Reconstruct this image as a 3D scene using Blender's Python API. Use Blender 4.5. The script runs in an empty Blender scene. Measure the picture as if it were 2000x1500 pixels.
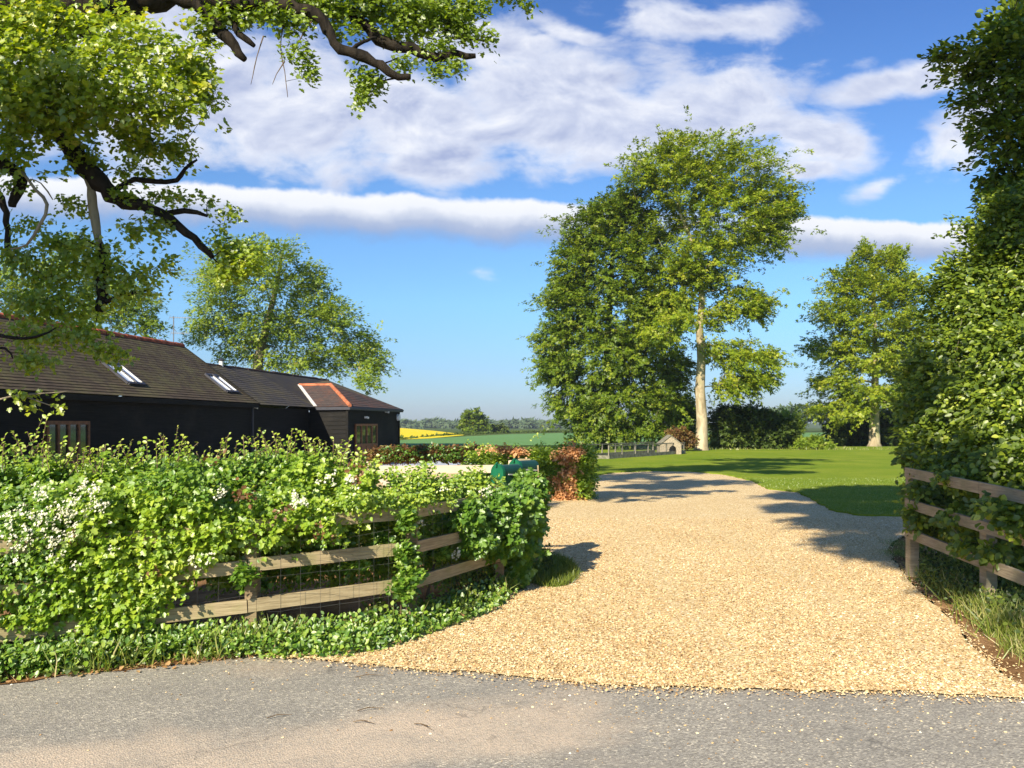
import bpy, math, random
import numpy as np
from mathutils import Vector
R = np.random.RandomState(7); random.seed(7)
sc = bpy.context.scene
COL = sc.collection
H = 1.7; F = 1600.0; HOR = 832.0          # camera height, focal length and horizon row in photo pixels

# ------------------------------------------------------------ camera
cd = bpy.data.cameras.new('camera'); cam = bpy.data.objects.new('camera', cd); COL.objects.link(cam)
cam.location = (0, 0, H); cam.rotation_euler = (math.pi/2, 0, 0)
cd.sensor_width = 36; cd.lens = 36*F/2000; cd.shift_y = (HOR-750)/2000
cd.clip_start = 0.05; cd.clip_end = 6000
sc.camera = cam
sc.view_settings.view_transform = 'Standard'; sc.view_settings.look = 'None'
sc.view_settings.exposure = 0.92; sc.view_settings.gamma = 1
# ------------------------------------------------------------ sun
SUN_EL = math.radians(32)
TS = np.array([-0.47, -0.883, 0.0]); TS /= np.linalg.norm(TS)
TOSUN = np.array([TS[0]*math.cos(SUN_EL), TS[1]*math.cos(SUN_EL), math.sin(SUN_EL)])
sl = bpy.data.lights.new('sun', 'SUN'); sl.energy = 4.8; sl.angle = math.radians(0.53); sl.color = (1, .90, .72)
so = bpy.data.objects.new('sun', sl); COL.objects.link(so)
so.rotation_euler = Vector(-TOSUN).to_track_quat('-Z', 'Y').to_euler()
# ------------------------------------------------------------ node helpers
class NT:
    def __init__(s, tree): s.t = tree; s.n = tree.nodes; s.l = tree.links
    def new(s, typ, **kw):
        x = s.n.new(typ)
        for k, v in kw.items(): setattr(x, k, v)
        return x
    def put(s, sock, v):
        if v is None: return
        if isinstance(v, bpy.types.NodeSocket): s.l.new(v, sock)
        else:
            if hasattr(sock.default_value, '__len__') and not hasattr(v, '__len__'): v = [v]*len(sock.default_value)
            if hasattr(v, '__len__') and len(sock.default_value) == 4 and len(v) == 3: v = tuple(v)+(1,)
            sock.default_value = v
    def math(s, op, a, b=None, c=None, clamp=False):
        x = s.new('ShaderNodeMath', operation=op, use_clamp=clamp)
        s.put(x.inputs[0], a); s.put(x.inputs[1], b); s.put(x.inputs[2], c); return x.outputs[0]
    def vmath(s, op, a, b=None, out=0):
        x = s.new('ShaderNodeVectorMath', operation=op); s.put(x.inputs[0], a); s.put(x.inputs[1], b); return x.outputs[out]
    def comb(s, x=0, y=0, z=0):
        n = s.new('ShaderNodeCombineXYZ'); s.put(n.inputs[0], x); s.put(n.inputs[1], y); s.put(n.inputs[2], z); return n.outputs[0]
    def noise(s, vec, scale, detail=4, rough=.5, dist=0, dim='3D', out=0):
        n = s.new('ShaderNodeTexNoise', noise_dimensions=dim); s.put(n.inputs['Vector'], vec)
        n.inputs['Scale'].default_value = scale; n.inputs['Detail'].default_value = detail
        n.inputs['Roughness'].default_value = rough; n.inputs['Distortion'].default_value = dist
        return n.outputs[out]
    def ramp(s, fac, stops, interp='LINEAR'):
        n = s.new('ShaderNodeValToRGB'); n.color_ramp.interpolation = interp; e = n.color_ramp.elements
        while len(e) < len(stops): e.new(0.5)
        for i, (p, c) in enumerate(stops):
            e[i].position = p
            if not hasattr(c, '__len__'): c = (c, c, c)
            e[i].color = tuple(c)+(1,)
        s.put(n.inputs[0], fac); return n.outputs[0]
    def mix(s, fac, a, b, mode='MIX'):
        n = s.new('ShaderNodeMix', data_type='RGBA', blend_type=mode)
        s.put(n.inputs[0], fac); s.put(n.inputs[6], a); s.put(n.inputs[7], b); return n.outputs[2]
    def smooth(s, v, a, b, lo=0., hi=1.):
        n = s.new('ShaderNodeMapRange', interpolation_type='SMOOTHSTEP')
        s.put(n.inputs[0], v); s.put(n.inputs[1], a); s.put(n.inputs[2], b); s.put(n.inputs[3], lo); s.put(n.inputs[4], hi); return n.outputs[0]
# ------------------------------------------------------------ world sky with clouds
w = bpy.data.worlds.new('World'); sc.world = w; w.use_nodes = True
T = NT(w.node_tree); T.n.clear()
sky = T.new('ShaderNodeTexSky', sky_type='NISHITA'); sky.sun_disc = False; sky.sun_elevation = SUN_EL
sky.sun_rotation = math.atan2(TS[0], TS[1]); sky.altitude = 100; sky.air_density = 1.0; sky.dust_density = .5; sky.ozone_density = 2.0
tc = T.new('ShaderNodeTexCoord'); sep = T.new('ShaderNodeSeparateXYZ'); T.l.new(tc.outputs['Generated'], sep.inputs[0])
ay = T.math('MAXIMUM', T.math('ABSOLUTE', sep.outputs[1]), .08)
U = T.math('MULTIPLY_ADD', T.math('DIVIDE', sep.outputs[0], ay), 1.6, 1.0)      # cloud map: bearing
V = T.math('MULTIPLY_ADD', T.math('DIVIDE', sep.outputs[2], ay), -1.6, .832)    # cloud map: height above the horizon
P2 = T.comb(U, V, 0)
warp = T.noise(P2, 3.2, 3, .5, out=1)
warp = T.vmath('SCALE', T.vmath('SUBTRACT', warp, (.5, .5, .5))); warp.node.inputs['Scale'].default_value = .10
PW = T.vmath('ADD', P2, warp)
def ell(cx, cy, rx, ry, ang=0, amp=1.):
    v = T.vmath('SUBTRACT', PW, (cx, cy, 0))
    m = T.new('ShaderNodeMapping', vector_type='TEXTURE'); T.put(m.inputs[0], v)
    m.inputs['Rotation'].default_value = (0, 0, math.radians(ang)); m.inputs['Scale'].default_value = (rx, ry, 1)
    return T.math('MULTIPLY_ADD', T.vmath('LENGTH', m.outputs[0], out=1), -amp, amp)
EL = [(.50, .20, .36, .17, 18), (.25, .13, .35, .2, 0), (.80, .24, .38, .12, 8), (1.12, .21, .38, .14, 0), (1.38, .20, .24, .12, 15), (1.62, .27, .16, .07, 12),
      (.85, .315, .22, .05, 2), (1.87, .27, .12, .07, -25), (1.76, .16, .20, .035, -14, .8), (1.36, .03, .22, .05, 5, .8),
      (1.60, .325, .08, .022, -8, .7), (1.10, .07, .10, .03, 10, .7), (.95, .10, .22, .06, 0, .9), (1.72, .36, .07, .02, -10, .45),
      (.93, .53, .035, .010, 3, .30), (1.0, .12, .5, .04, 0, .5), (1.95, .20, .12, .06, -30, .8)]
M = None
for e in EL:
    q = ell(*e); M = q if M is None else T.math('MAXIMUM', M, q)
fb = T.noise(T.vmath('MULTIPLY', P2, (1, 1.7, 1)), 5.5, 9, .56, .3)
fb2 = T.noise(T.vmath('MULTIPLY', P2, (1, 1.6, 1)), 2.6, 4, .5, .1)
fs = T.noise(T.vmath('MULTIPLY', P2, (1, 2.2, 1)), 14, 6, .6, .4)
dens = T.math('ADD', T.math('MULTIPLY', M, 1.05), T.math('MULTIPLY', T.math('SUBTRACT', fb, .52), 2.1))
dens = T.math('ADD', dens, T.math('MULTIPLY', T.math('SUBTRACT', fs, .5), .5))
big = T.smooth(dens, -.12, .55)
big = T.math('MULTIPLY', big, .93)
# roll cloud
cen = T.math('MULTIPLY_ADD', U, .052, .336)
jag = T.math('MULTIPLY', T.math('SUBTRACT', T.noise(T.vmath('ADD', P2, (0, 0, 3)), 9, 7, .6), .5), .050)
h1 = T.math('ADD', T.math('SUBTRACT', V, cen), jag)        # 0 at the top edge, grows downward
rollt = T.smooth(h1, -.002, .012)
rollb = T.smooth(T.math('ADD', h1, T.math('MULTIPLY', T.math('SUBTRACT', fs, .5), .03)), .062, .105, 1., 0.)
gap = T.smooth(T.math('ABSOLUTE', T.math('SUBTRACT', U, 1.32)), .10, .22, .45, 1.)
roll = T.math('MULTIPLY', T.math('MULTIPLY', rollt, rollb), gap)
roll = T.math('MULTIPLY', roll, T.smooth(U, 1.86, 2.1, 1., 0.))
rollc = T.ramp(T.math('MULTIPLY', T.math('ADD', h1, T.math('MULTIPLY', T.math('SUBTRACT', fb, .5), .03)), 10), [(0, (.93, .94, .98)), (.30, (.84, .87, .94)), (.55, (.44, .52, .71)), (.9, (.25, .38, .66))])
sh = T.math('ADD', T.math('MULTIPLY', T.noise(T.vmath('ADD', T.vmath('MULTIPLY', P2, (1, 1.7, 1)), (.012, .03, 0)), 5.5, 7, .56, .3), 1.), T.math('MULTIPLY', fb, -1.))
bigc = T.ramp(T.math('ADD', T.math('ADD', T.math('MULTIPLY', T.smooth(dens, 0, 1.0), .30), T.math('MULTIPLY', fb2, .5)), T.math('MULTIPLY', sh, -1.6)), [(.14, (.95, .96, 1.0)), (.42, (.72, .76, .89)), (.88, (.40, .46, .68))])
# the clear sky: the sky texture, graded towards the deep blue of the photograph
hz = T.math('DIVIDE', sep.outputs[2], ay)
grade = T.ramp(hz, [(0, (.50, .60, .84)), (.07, (.50, .68, .94)), (.15, (.58, .86, 1.08)), (.28, (.60, .88, 1.16)), (.52, (.44, .70, 1.10))])
skyc = T.mix(1, sky.outputs[0], grade, 'MULTIPLY')
def lvl(c, k): return T.mix(1, c, (k, k, k), 'MULTIPLY')
K = 7.2
c1 = T.mix(big, skyc, lvl(bigc, K*.98)); c2 = T.mix(roll, c1, lvl(rollc, K))
up = T.smooth(sep.outputs[2], -.01, .01)
c2 = T.mix(up, skyc, c2)
bg = T.new('ShaderNodeBackground'); T.l.new(c2, bg.inputs[0]); bg.inputs[1].default_value = .080
wo = T.new('ShaderNodeOutputWorld'); T.l.new(bg.outputs[0], wo.inputs[0])

# ------------------------------------------------------------ materials
def newmat(name):
    m = bpy.data.materials.new(name); m.use_nodes = True; t = NT(m.node_tree); t.n.clear()
    out = t.new('ShaderNodeOutputMaterial'); return m, t, out
def principled(t, out, col, rough=.8, spec=.3, height=None, bstr=.3, bdist=.02, metal=0.):
    b = t.new('ShaderNodeBsdfPrincipled'); t.put(b.inputs['Base Color'], col); t.put(b.inputs['Roughness'], rough)
    b.inputs['Specular IOR Level'].default_value = spec; b.inputs['Metallic'].default_value = metal
    if height is not None:
        bp = t.new('ShaderNodeBump'); bp.inputs['Strength'].default_value = bstr; bp.inputs['Distance'].default_value = bdist
        t.put(bp.inputs['Height'], height); t.l.new(bp.outputs[0], b.inputs['Normal'])
    t.l.new(b.outputs[0], out.inputs[0]); return b
def pos(t): return t.new('ShaderNodeNewGeometry').outputs['Position']
def leafmat(name, stops, trans=.38, gloss=.06, rough=.45):
    m, t, out = newmat(name)
    a = t.new('ShaderNodeAttribute', attribute_name='tone')
    col = t.ramp(a.outputs['Fac'], stops)
    d = t.new('ShaderNodeBsdfDiffuse'); t.put(d.inputs[0], col)
    tr = t.new('ShaderNodeBsdfTranslucent'); t.put(tr.inputs[0], t.mix(1, col, (1.15, 1.1, .55), 'MULTIPLY'))
    mx = t.new('ShaderNodeMixShader'); mx.inputs[0].default_value = trans; t.l.new(d.outputs[0], mx.inputs[1]); t.l.new(tr.outputs[0], mx.inputs[2])
    g = t.new('ShaderNodeBsdfGlossy'); g.inputs['Roughness'].default_value = rough; g.inputs[0].default_value = (1, 1, 1, 1)
    mg = t.new('ShaderNodeMixShader'); mg.inputs[0].default_value = gloss; t.l.new(mx.outputs[0], mg.inputs[1]); t.l.new(g.outputs[0], mg.inputs[2])
    t.l.new(mg.outputs[0], out.inputs[0]); return m
def bark(name, c1, c2, scale=6, bstr=.6, c3=None):
    m, t, out = newmat(name); p = pos(t)
    pz = t.vmath('MULTIPLY', p, (1, 1, .3))
    n = t.noise(pz, scale, 8, .65, .6); n2 = t.noise(p, scale*.25, 4, .5)
    c = t.mix(t.smooth(n, .3, .7), c1, c2)
    if c3: c = t.mix(t.smooth(n2, .5, .68), c, c3)
    principled(t, out, c, .9, .15, n, bstr, .03); return m
def plain(name, col, rough=.6, spec=.4, var=.25, scale=8, metal=0.):
    m, t, out = newmat(name); n = t.noise(pos(t), scale, 5, .6)
    dark = tuple(x*(1-var) for x in col); lite = tuple(min(1, x*(1+var)) for x in col)
    principled(t, out, t.mix(t.smooth(n, .3, .7), dark, lite), rough, spec, n, .15, .01, metal); return m

MT = {}
MT['hedge'] = leafmat('hedge_leaf', [(0, (.09, .18, .012)), (.45, (.24, .39, .025)), (.8, (.44, .56, .045)), (1, (.60, .64, .12))], 0.45)
MT['thorn'] = leafmat('thorn_leaf', [(0, (.05, .14, .012)), (.5, (.16, .31, .025)), (1, (.38, .50, .07))], 0.42)
MT['ivy'] = leafmat('ivy_leaf', [(0, (.025, .045, .010)), (.5, (.08, .125, .018)), (.85, (.20, .25, .035)), (.95, (.32, .34, .07)), (1, (.36, .20, .09))], .25, .03)
MT['oak'] = leafmat('oak_leaf', [(0, (.12, .20, .008)), (.45, (.28, .40, .014)), (.85, (.50, .56, .03)), (1, (.55, .50, .06))], 0.55)
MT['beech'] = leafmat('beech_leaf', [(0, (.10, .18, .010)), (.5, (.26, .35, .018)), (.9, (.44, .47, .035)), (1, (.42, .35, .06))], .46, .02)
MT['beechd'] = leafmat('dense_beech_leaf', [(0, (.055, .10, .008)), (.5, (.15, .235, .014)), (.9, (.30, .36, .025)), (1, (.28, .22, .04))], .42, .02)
MT['olive'] = leafmat('olive_leaf', [(0, (.11, .18, .018)), (.5, (.25, .36, .03)), (.88, (.40, .47, .06)), (1, (.42, .32, .13))], .45, .02)
MT['hornbeam'] = leafmat('hornbeam_leaf', [(0, (.05, .09, .007)), (.5, (.13, .20, .014)), (.8, (.32, .41, .03)), (1, (.56, .60, .10))], .42, .04)
MT['dark'] = leafmat('dark_leaf', [(0, (.03, .06, .010)), (.6, (.085, .13, .02)), (1, (.20, .25, .035))], .3, .02)
MT['red'] = leafmat('copper_leaf', [(0, (.38, .17, .06)), (.5, (.66, .36, .16)), (1, (.76, .50, .26))], .35, .03)
MT['redd'] = leafmat('purple_leaf', [(0, (.10, .05, .02)), (.5, (.22, .11, .045)), (1, (.22, .24, .05))], .3, .02)
MT['blossom'] = leafmat('blossom_petal', [(0, (.62, .60, .42)), (1, (.82, .80, .68))], .25)
MT['grass'] = leafmat('grass_blade', [(0, (.10, .15, .02)), (.6, (.22, .28, .04)), (.85, (.40, .40, .12)), (1, (.62, .52, .28))], .35, .03)
MT['lawnb'] = leafmat('lawn_blade', [(0, (.14, .22, .016)), (1, (.26, .32, .04))], .3)
MT['far'] = leafmat('far_leaf', [(0, (.06, .10, .05)), (1, (.12, .16, .08))], .1, .0)
MT['dry'] = leafmat('dry_grass', [(0, (.40, .20, .07)), (1, (.62, .42, .20))], .2)
MT['oakbark'] = bark('oak_bark', (.010, .008, .006), (.036, .028, .020), 9, 1.0)
MT['palebark'] = bark('pale_bark', (.22, .18, .12), (.38, .32, .22), 9, .8)
MT['beechbark'] = bark('beech_bark', (.24, .19, .11), (.54, .45, .30), 2.6, .8, (.24, .25, .11))
MT['greybark'] = bark('grey_bark', (.10, .09, .055), (.22, .19, .12), 4, .6)
MT['twig'] = bark('twig_bark', (.09, .06, .035), (.18, .13, .08), 12, .4)
# weathered fence wood
def wood(name, a, b, alg, scale=1.):
    m, t, out = newmat(name); p = pos(t)
    g = t.noise(t.vmath('MULTIPLY', p, (2.5*scale, 2.5*scale, 45*scale)), 2, 6, .65, .4); n2 = t.noise(p, 3.5, 5, .6)
    c = t.mix(t.smooth(g, .3, .7), a, b); c = t.mix(t.math('MULTIPLY', t.smooth(n2, .48, .7), .6), c, alg)
    kn = t.new('ShaderNodeTexVoronoi'); t.put(kn.inputs['Vector'], t.vmath('MULTIPLY', p, (1, 1, 2))); kn.inputs['Scale'].default_value = 4
    c = t.mix(t.smooth(kn.outputs['Distance'], .03, .07, .7, 0.), c, (.10, .07, .04))
    principled(t, out, c, .85, .2, g, .5, .006); return m
MT['rail'] = wood('weathered_rail', (.26, .20, .11), (.46, .37, .22), (.26, .26, .10))
MT['post'] = wood('weathered_post', (.14, .10, .06), (.28, .21, .12), (.16, .16, .07))
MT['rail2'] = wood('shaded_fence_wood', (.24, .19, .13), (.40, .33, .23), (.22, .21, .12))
MT['gate'] = wood('pale_gate_wood', (.62, .48, .35), (.76, .62, .48), (.58, .48, .36))
# painted black boards
m, t, out = newmat('black_boards'); p = pos(t)
g = t.noise(t.vmath('MULTIPLY', p, (.6, .6, 14)), 3, 6, .7, .2); n2 = t.noise(p, .8, 5, .6)
c = t.mix(t.smooth(g, .3, .75), (.004, .004, .003), (.015, .013, .011)); c = t.mix(t.math('MULTIPLY', t.smooth(n2, .5, .75), .5), c, (.032, .027, .021))
principled(t, out, c, .75, .2, g, .4, .01); MT['black'] = m
# roof tiles
def rooftex(name, a, b, moss, mossamt):
    m, t, out = newmat(name)
    uv = t.new('ShaderNodeUVMap', uv_map='UVMap').outputs[0]
    br = t.new('ShaderNodeTexBrick'); t.put(br.inputs['Vector'], uv); br.inputs['Scale'].default_value = 1
    br.inputs['Brick Width'].default_value = .22; br.inputs['Row Height'].default_value = .16; br.inputs['Mortar Size'].default_value = .006
    br.offset = .5; t.put(br.inputs['Color1'], (.0, 0, 0)); t.put(br.inputs['Color2'], (1, 1, 1)); t.put(br.inputs['Mortar'], (.5, .5, .5))
    p = pos(t); n = t.noise(p, 1.0, 7, .65); n3 = t.noise(p, 5, 6, .7)
    bw = t.new('ShaderNodeRGBToBW'); t.l.new(br.outputs[0], bw.inputs[0])
    c = t.mix(t.math('ADD', t.math('MULTIPLY', bw.outputs[0], .6), t.math('MULTIPLY', n3, .4)), a, b)
    c = t.mix(t.math('MULTIPLY', t.smooth(t.math('ADD', t.math('MULTIPLY', n, .6), t.math('MULTIPLY', n3, .4)), .44, .62), mossamt), c, moss)
    c = t.mix(t.math('MULTIPLY', br.outputs['Fac'], .5), c, (.008, .007, .006))
    principled(t, out, c, .8, .25, t.math('ADD', t.math('MULTIPLY', bw.outputs[0], .5), n3), .5, .02); return m
MT['tile'] = rooftex('old_roof_tiles', (.050, .036, .023), (.105, .076, .045), (.125, .11, .045), .85)
MT['slate'] = rooftex('slate_roof', (.040, .038, .040), (.080, .066, .056), (.12, .10, .045), .7)
MT['baytile'] = rooftex('bay_roof_tiles', (.050, .042, .040), (.10, .072, .058), (.22, .075, .035), .45)
MT['ridge'] = plain('terracotta_ridge', (.30, .085, .045), .8, .2, .4, 5)
MT['ridge2'] = plain('bright_terracotta', (.42, .14, .065), .8, .2, .35, 5)
MT['lead'] = plain('pale_lead', (.62, .60, .56), .6, .3, .15)
MT['white'] = plain('white_paint', (.75, .74, .70), .5, .4, .08)
MT['brown'] = plain('brown_joinery', (.20, .085, .035), .6, .3, .3, 10)
MT['darkmetal'] = plain('dark_metal', (.03, .03, .04), .5, .5, .2)
MT['metal'] = plain('grey_metal', (.25, .25, .25), .5, .5, .2, 10, .6)
MT['green'] = plain('green_paint', (.008, .12, .055), .32, .6, .15, 14)
MT['greend'] = plain('dark_green_paint', (.010, .050, .032), .35, .55, .15, 14)
MT['stone'] = plain('pale_stone', (.36, .30, .21), .9, .1, .3, 14)
MT['concrete'] = plain('concrete_kerb', (.20, .19, .14), .9, .1, .35, 6)
MT['hole'] = plain('dark_opening', (.01, .01, .01), .9, .05, .1)
MT['pet'] = plain('weathered_pen_wood', (.22, .20, .15), .85, .2, .3, 9)
def glass(name, base, rough=.05):
    m, t, out = newmat(name); b = principled(t, out, base, rough, 1.0); b.inputs['Coat Weight'].default_value = 1; b.inputs['Coat Roughness'].default_value = .04; return m
MT['sky_glass'] = glass('roof_window_glass', (.62, .70, .82), .12)  # pale blue base colour carries the bright sky reflection
MT['win'] = glass('window_glass', (.035, .04, .035))
# grounds
def ground_mat():
    m, t, out = newmat('rough_grass'); p = pos(t)
    n = t.noise(p, .5, 8, .6); n2 = t.noise(p, 22, 4, .7)
    c = t.mix(t.smooth(n, .3, .7), (.05, .09, .015), (.10, .14, .03)); c = t.mix(t.math('MULTIPLY', t.smooth(n2, .4, .7), .5), c, (.06, .045, .02))
    principled(t, out, c, .95, .05, n2, .6, .03); return m
def soil_mat():
    m, t, out = newmat('verge_soil'); p = pos(t)
    n = t.noise(p, 2.5, 8, .65); n2 = t.noise(p, 60, 5, .7)
    c = t.mix(t.smooth(n, .35, .65), (.17, .085, .035), (.36, .21, .10)); c = t.mix(t.math('MULTIPLY', t.smooth(n2, .5, .7), .6), c, (.10, .065, .03))
    principled(t, out, c, .95, .05, n2, .8, .02); return m
def asphalt_mat():
    m, t, out = newmat('old_asphalt'); p = pos(t)
    v = t.new('ShaderNodeTexVoronoi'); t.put(v.inputs['Vector'], p); v.inputs['Scale'].default_value = 95
    cell = t.new('ShaderNodeSeparateColor'); t.l.new(v.outputs['Color'], cell.inputs[0])
    c = t.ramp(cell.outputs[0], [(0, (.20, .183, .155)), (.5, (.305, .280, .238)), (.88, (.39, .36, .30)), (1, (.64, .57, .44))])
    n = t.noise(p, 1.4, 8, .62, .3); c = t.mix(t.math('MULTIPLY', t.smooth(n, .35, .7), .4), c, (.20, .19, .172))
    # sandy dust blown over the road in one long patch
    sx = t.new('ShaderNodeSeparateXYZ'); t.put(sx.inputs[0], p)
    n3 = t.noise(t.vmath('MULTIPLY', p, (1, 1.6, 1)), .9, 7, .6, .2)
    line = t.math('SUBTRACT', sx.outputs[1], t.math('MULTIPLY_ADD', sx.outputs[0], .30, 4.62))
    band = t.math('MULTIPLY', t.smooth(t.math('ABSOLUTE', line), .15, .85, 1., 0.), t.smooth(sx.outputs[0], .1, 1.2, 1., 0.))
    dust = t.smooth(t.math('ADD', t.math('MULTIPLY', band, .62), t.math('MULTIPLY', t.math('SUBTRACT', n3, .5), 1.8)), .10, .85)
    n4 = t.noise(p, 45, 4, .7)
    dust = t.math('MULTIPLY', dust, t.smooth(n4, .3, .6, .30, .85))
    c = t.mix(dust, c, (.58, .46, .34))
    edge = t.smooth(t.math('ADD', sx.outputs[1], t.math('MULTIPLY', t.math('SUBTRACT', n3, .5), 1.6)), 5.5, 6.6)
    c = t.mix(t.math('MULTIPLY', edge, .5), c, (.42, .30, .20))
    ck = t.new('ShaderNodeTexVoronoi', feature='DISTANCE_TO_EDGE'); t.put(ck.inputs['Vector'], t.vmath('ADD', p, t.vmath('SCALE', t.noise(p, 2, 4, .6, out=1)))); ck.inputs['Scale'].default_value = .55
    c = t.mix(t.math('MULTIPLY', t.smooth(ck.outputs['Distance'], 0.002, .010, .35, 0.), t.smooth(n, .45, .6)), c, (.05, .048, .045))
    hgt = t.math('ADD', v.outputs['Distance'], t.math('MULTIPLY', n4, .5))
    principled(t, out, c, .88, .2, hgt, .38, .010); return m
def gravel_col(t, vec, scale):
    v = t.new('ShaderNodeTexVoronoi'); t.put(v.inputs['Vector'], vec); v.inputs['Scale'].default_value = scale; v.inputs['Randomness'].default_value = 1
    s = t.new('ShaderNodeSeparateColor'); t.l.new(v.outputs['Color'], s.inputs[0])
    c = t.ramp(s.outputs[0], [(0, (.22, .13, .05)), (.15, (.48, .32, .13)), (.5, (.72, .53, .255)), (.85, (.86, .70, .41)), (1, (.92, .84, .64))])
    return v, c
def gravel_mat():
    m, t, out = newmat('pea_gravel'); p = pos(t)
    v, c = gravel_col(t, t.vmath('ADD', p, t.vmath('SCALE', t.noise(p, 30, 2, .5, out=1))), 62)
    for nd in t.n:
        if nd.type == 'VECT_MATH' and nd.operation == 'SCALE': nd.inputs['Scale'].default_value = .02
    n = t.noise(p, .7, 6, .6)
    c = t.mix(t.math('MULTIPLY', t.smooth(n, .42, .66), .35), c, (.58, .42, .21))
    c = t.mix(t.smooth(v.outputs['Distance'], .45, .85, 0., .6), c, (.26, .17, .08))
    principled(t, out, c, .85, .15, v.outputs['Distance'], -1.0, .02); return m
def stone_mat():
    m, t, out = newmat('gravel_stone')
    a = t.new('ShaderNodeAttribute', attribute_name='tone')
    c = t.ramp(a.outputs['Fac'], [(0, (.20, .11, .045)), (.18, (.46, .28, .12)), (.52, (.70, .50, .245)), (.86, (.84, .68, .41)), (1, (.93, .86, .69))])
    principled(t, out, c, .7, .25); return m
def lawn_mat():
    m, t, out = newmat('mown_lawn'); p = pos(t)
    n = t.noise(p, .35, 6, .6); n2 = t.noise(t.vmath('MULTIPLY', p, (1, .35, 1)), 14, 6, .75)
    c = t.mix(t.smooth(n, .3, .7), (.15, .225, .016), (.24, .285, .030)); c = t.mix(t.math('MULTIPLY', t.smooth(n2, .35, .7), .5), c, (.10, .17, .014))
    principled(t, out, c, .95, .05, n2, .7, .04); return m
def crop_mat(name, a, b, sc_=.05, rows=True):
    m, t, out = newmat(name); p = pos(t)
    n = t.noise(p, sc_, 6, .6); n2 = t.noise(t.vmath('MULTIPLY', p, (1.2, .2, 1)), 1.0, 4, .6)
    c = t.mix(t.math('ADD', t.math('MULTIPLY', n, .6), t.math('MULTIPLY', n2, .4)), a, b)
    principled(t, out, c, .95, .05); return m
MT['ground'] = ground_mat(); MT['soil'] = soil_mat(); MT['asphalt'] = asphalt_mat(); MT['gravel'] = gravel_mat(); MT['stone_s'] = stone_mat()
MT['lawn'] = lawn_mat(); MT['crop'] = crop_mat('young_crop', (.09, .20, .06), (.16, .29, .10)); MT['rape'] = crop_mat('rape_flower', (.62, .47, .015), (.78, .62, .03))
MT['paving'] = plain('pale_paving', (.42, .45, .50), .8, .2, .2, 3)

# ------------------------------------------------------------ geometry helpers
def tag(o, label=None, cat=None, group=None, kind=None):
    if label: o['label'] = label
    if cat: o['category'] = cat
    if group: o['group'] = group
    if kind: o['kind'] = kind
    return o
def link(name, me, mat, parent=None):
    if mat is not None: me.materials.append(MT[mat] if isinstance(mat, str) else mat)
    o = bpy.data.objects.new(name, me); COL.objects.link(o)
    if parent is not None:
        o.parent = parent; o.matrix_parent_inverse = parent.matrix_world.inverted() if parent.type != 'EMPTY' else parent['_inv_m'] if False else parent.matrix_basis.inverted()
    return o
def thing(name, loc, label, cat, group=None):
    o = bpy.data.objects.new(name, None); COL.objects.link(o); o.location = loc; o.empty_display_size = .1
    return tag(o, label, cat, group)
def P(px, py, d): return np.array([(px-1000)/F*d, d, H+(HOR-py)/F*d])
def G(px, py, z=0.): d = (H-z)*F/(py-HOR); return np.array([(px-1000)/F*d, d, z])
def hit(px, py, p0, n):
    r = np.array([(px-1000)/F, 1, (HOR-py)/F]); c = np.array([0, 0, H]); return c+r*(np.dot(p0-c, n)/np.dot(r, n))
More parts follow.
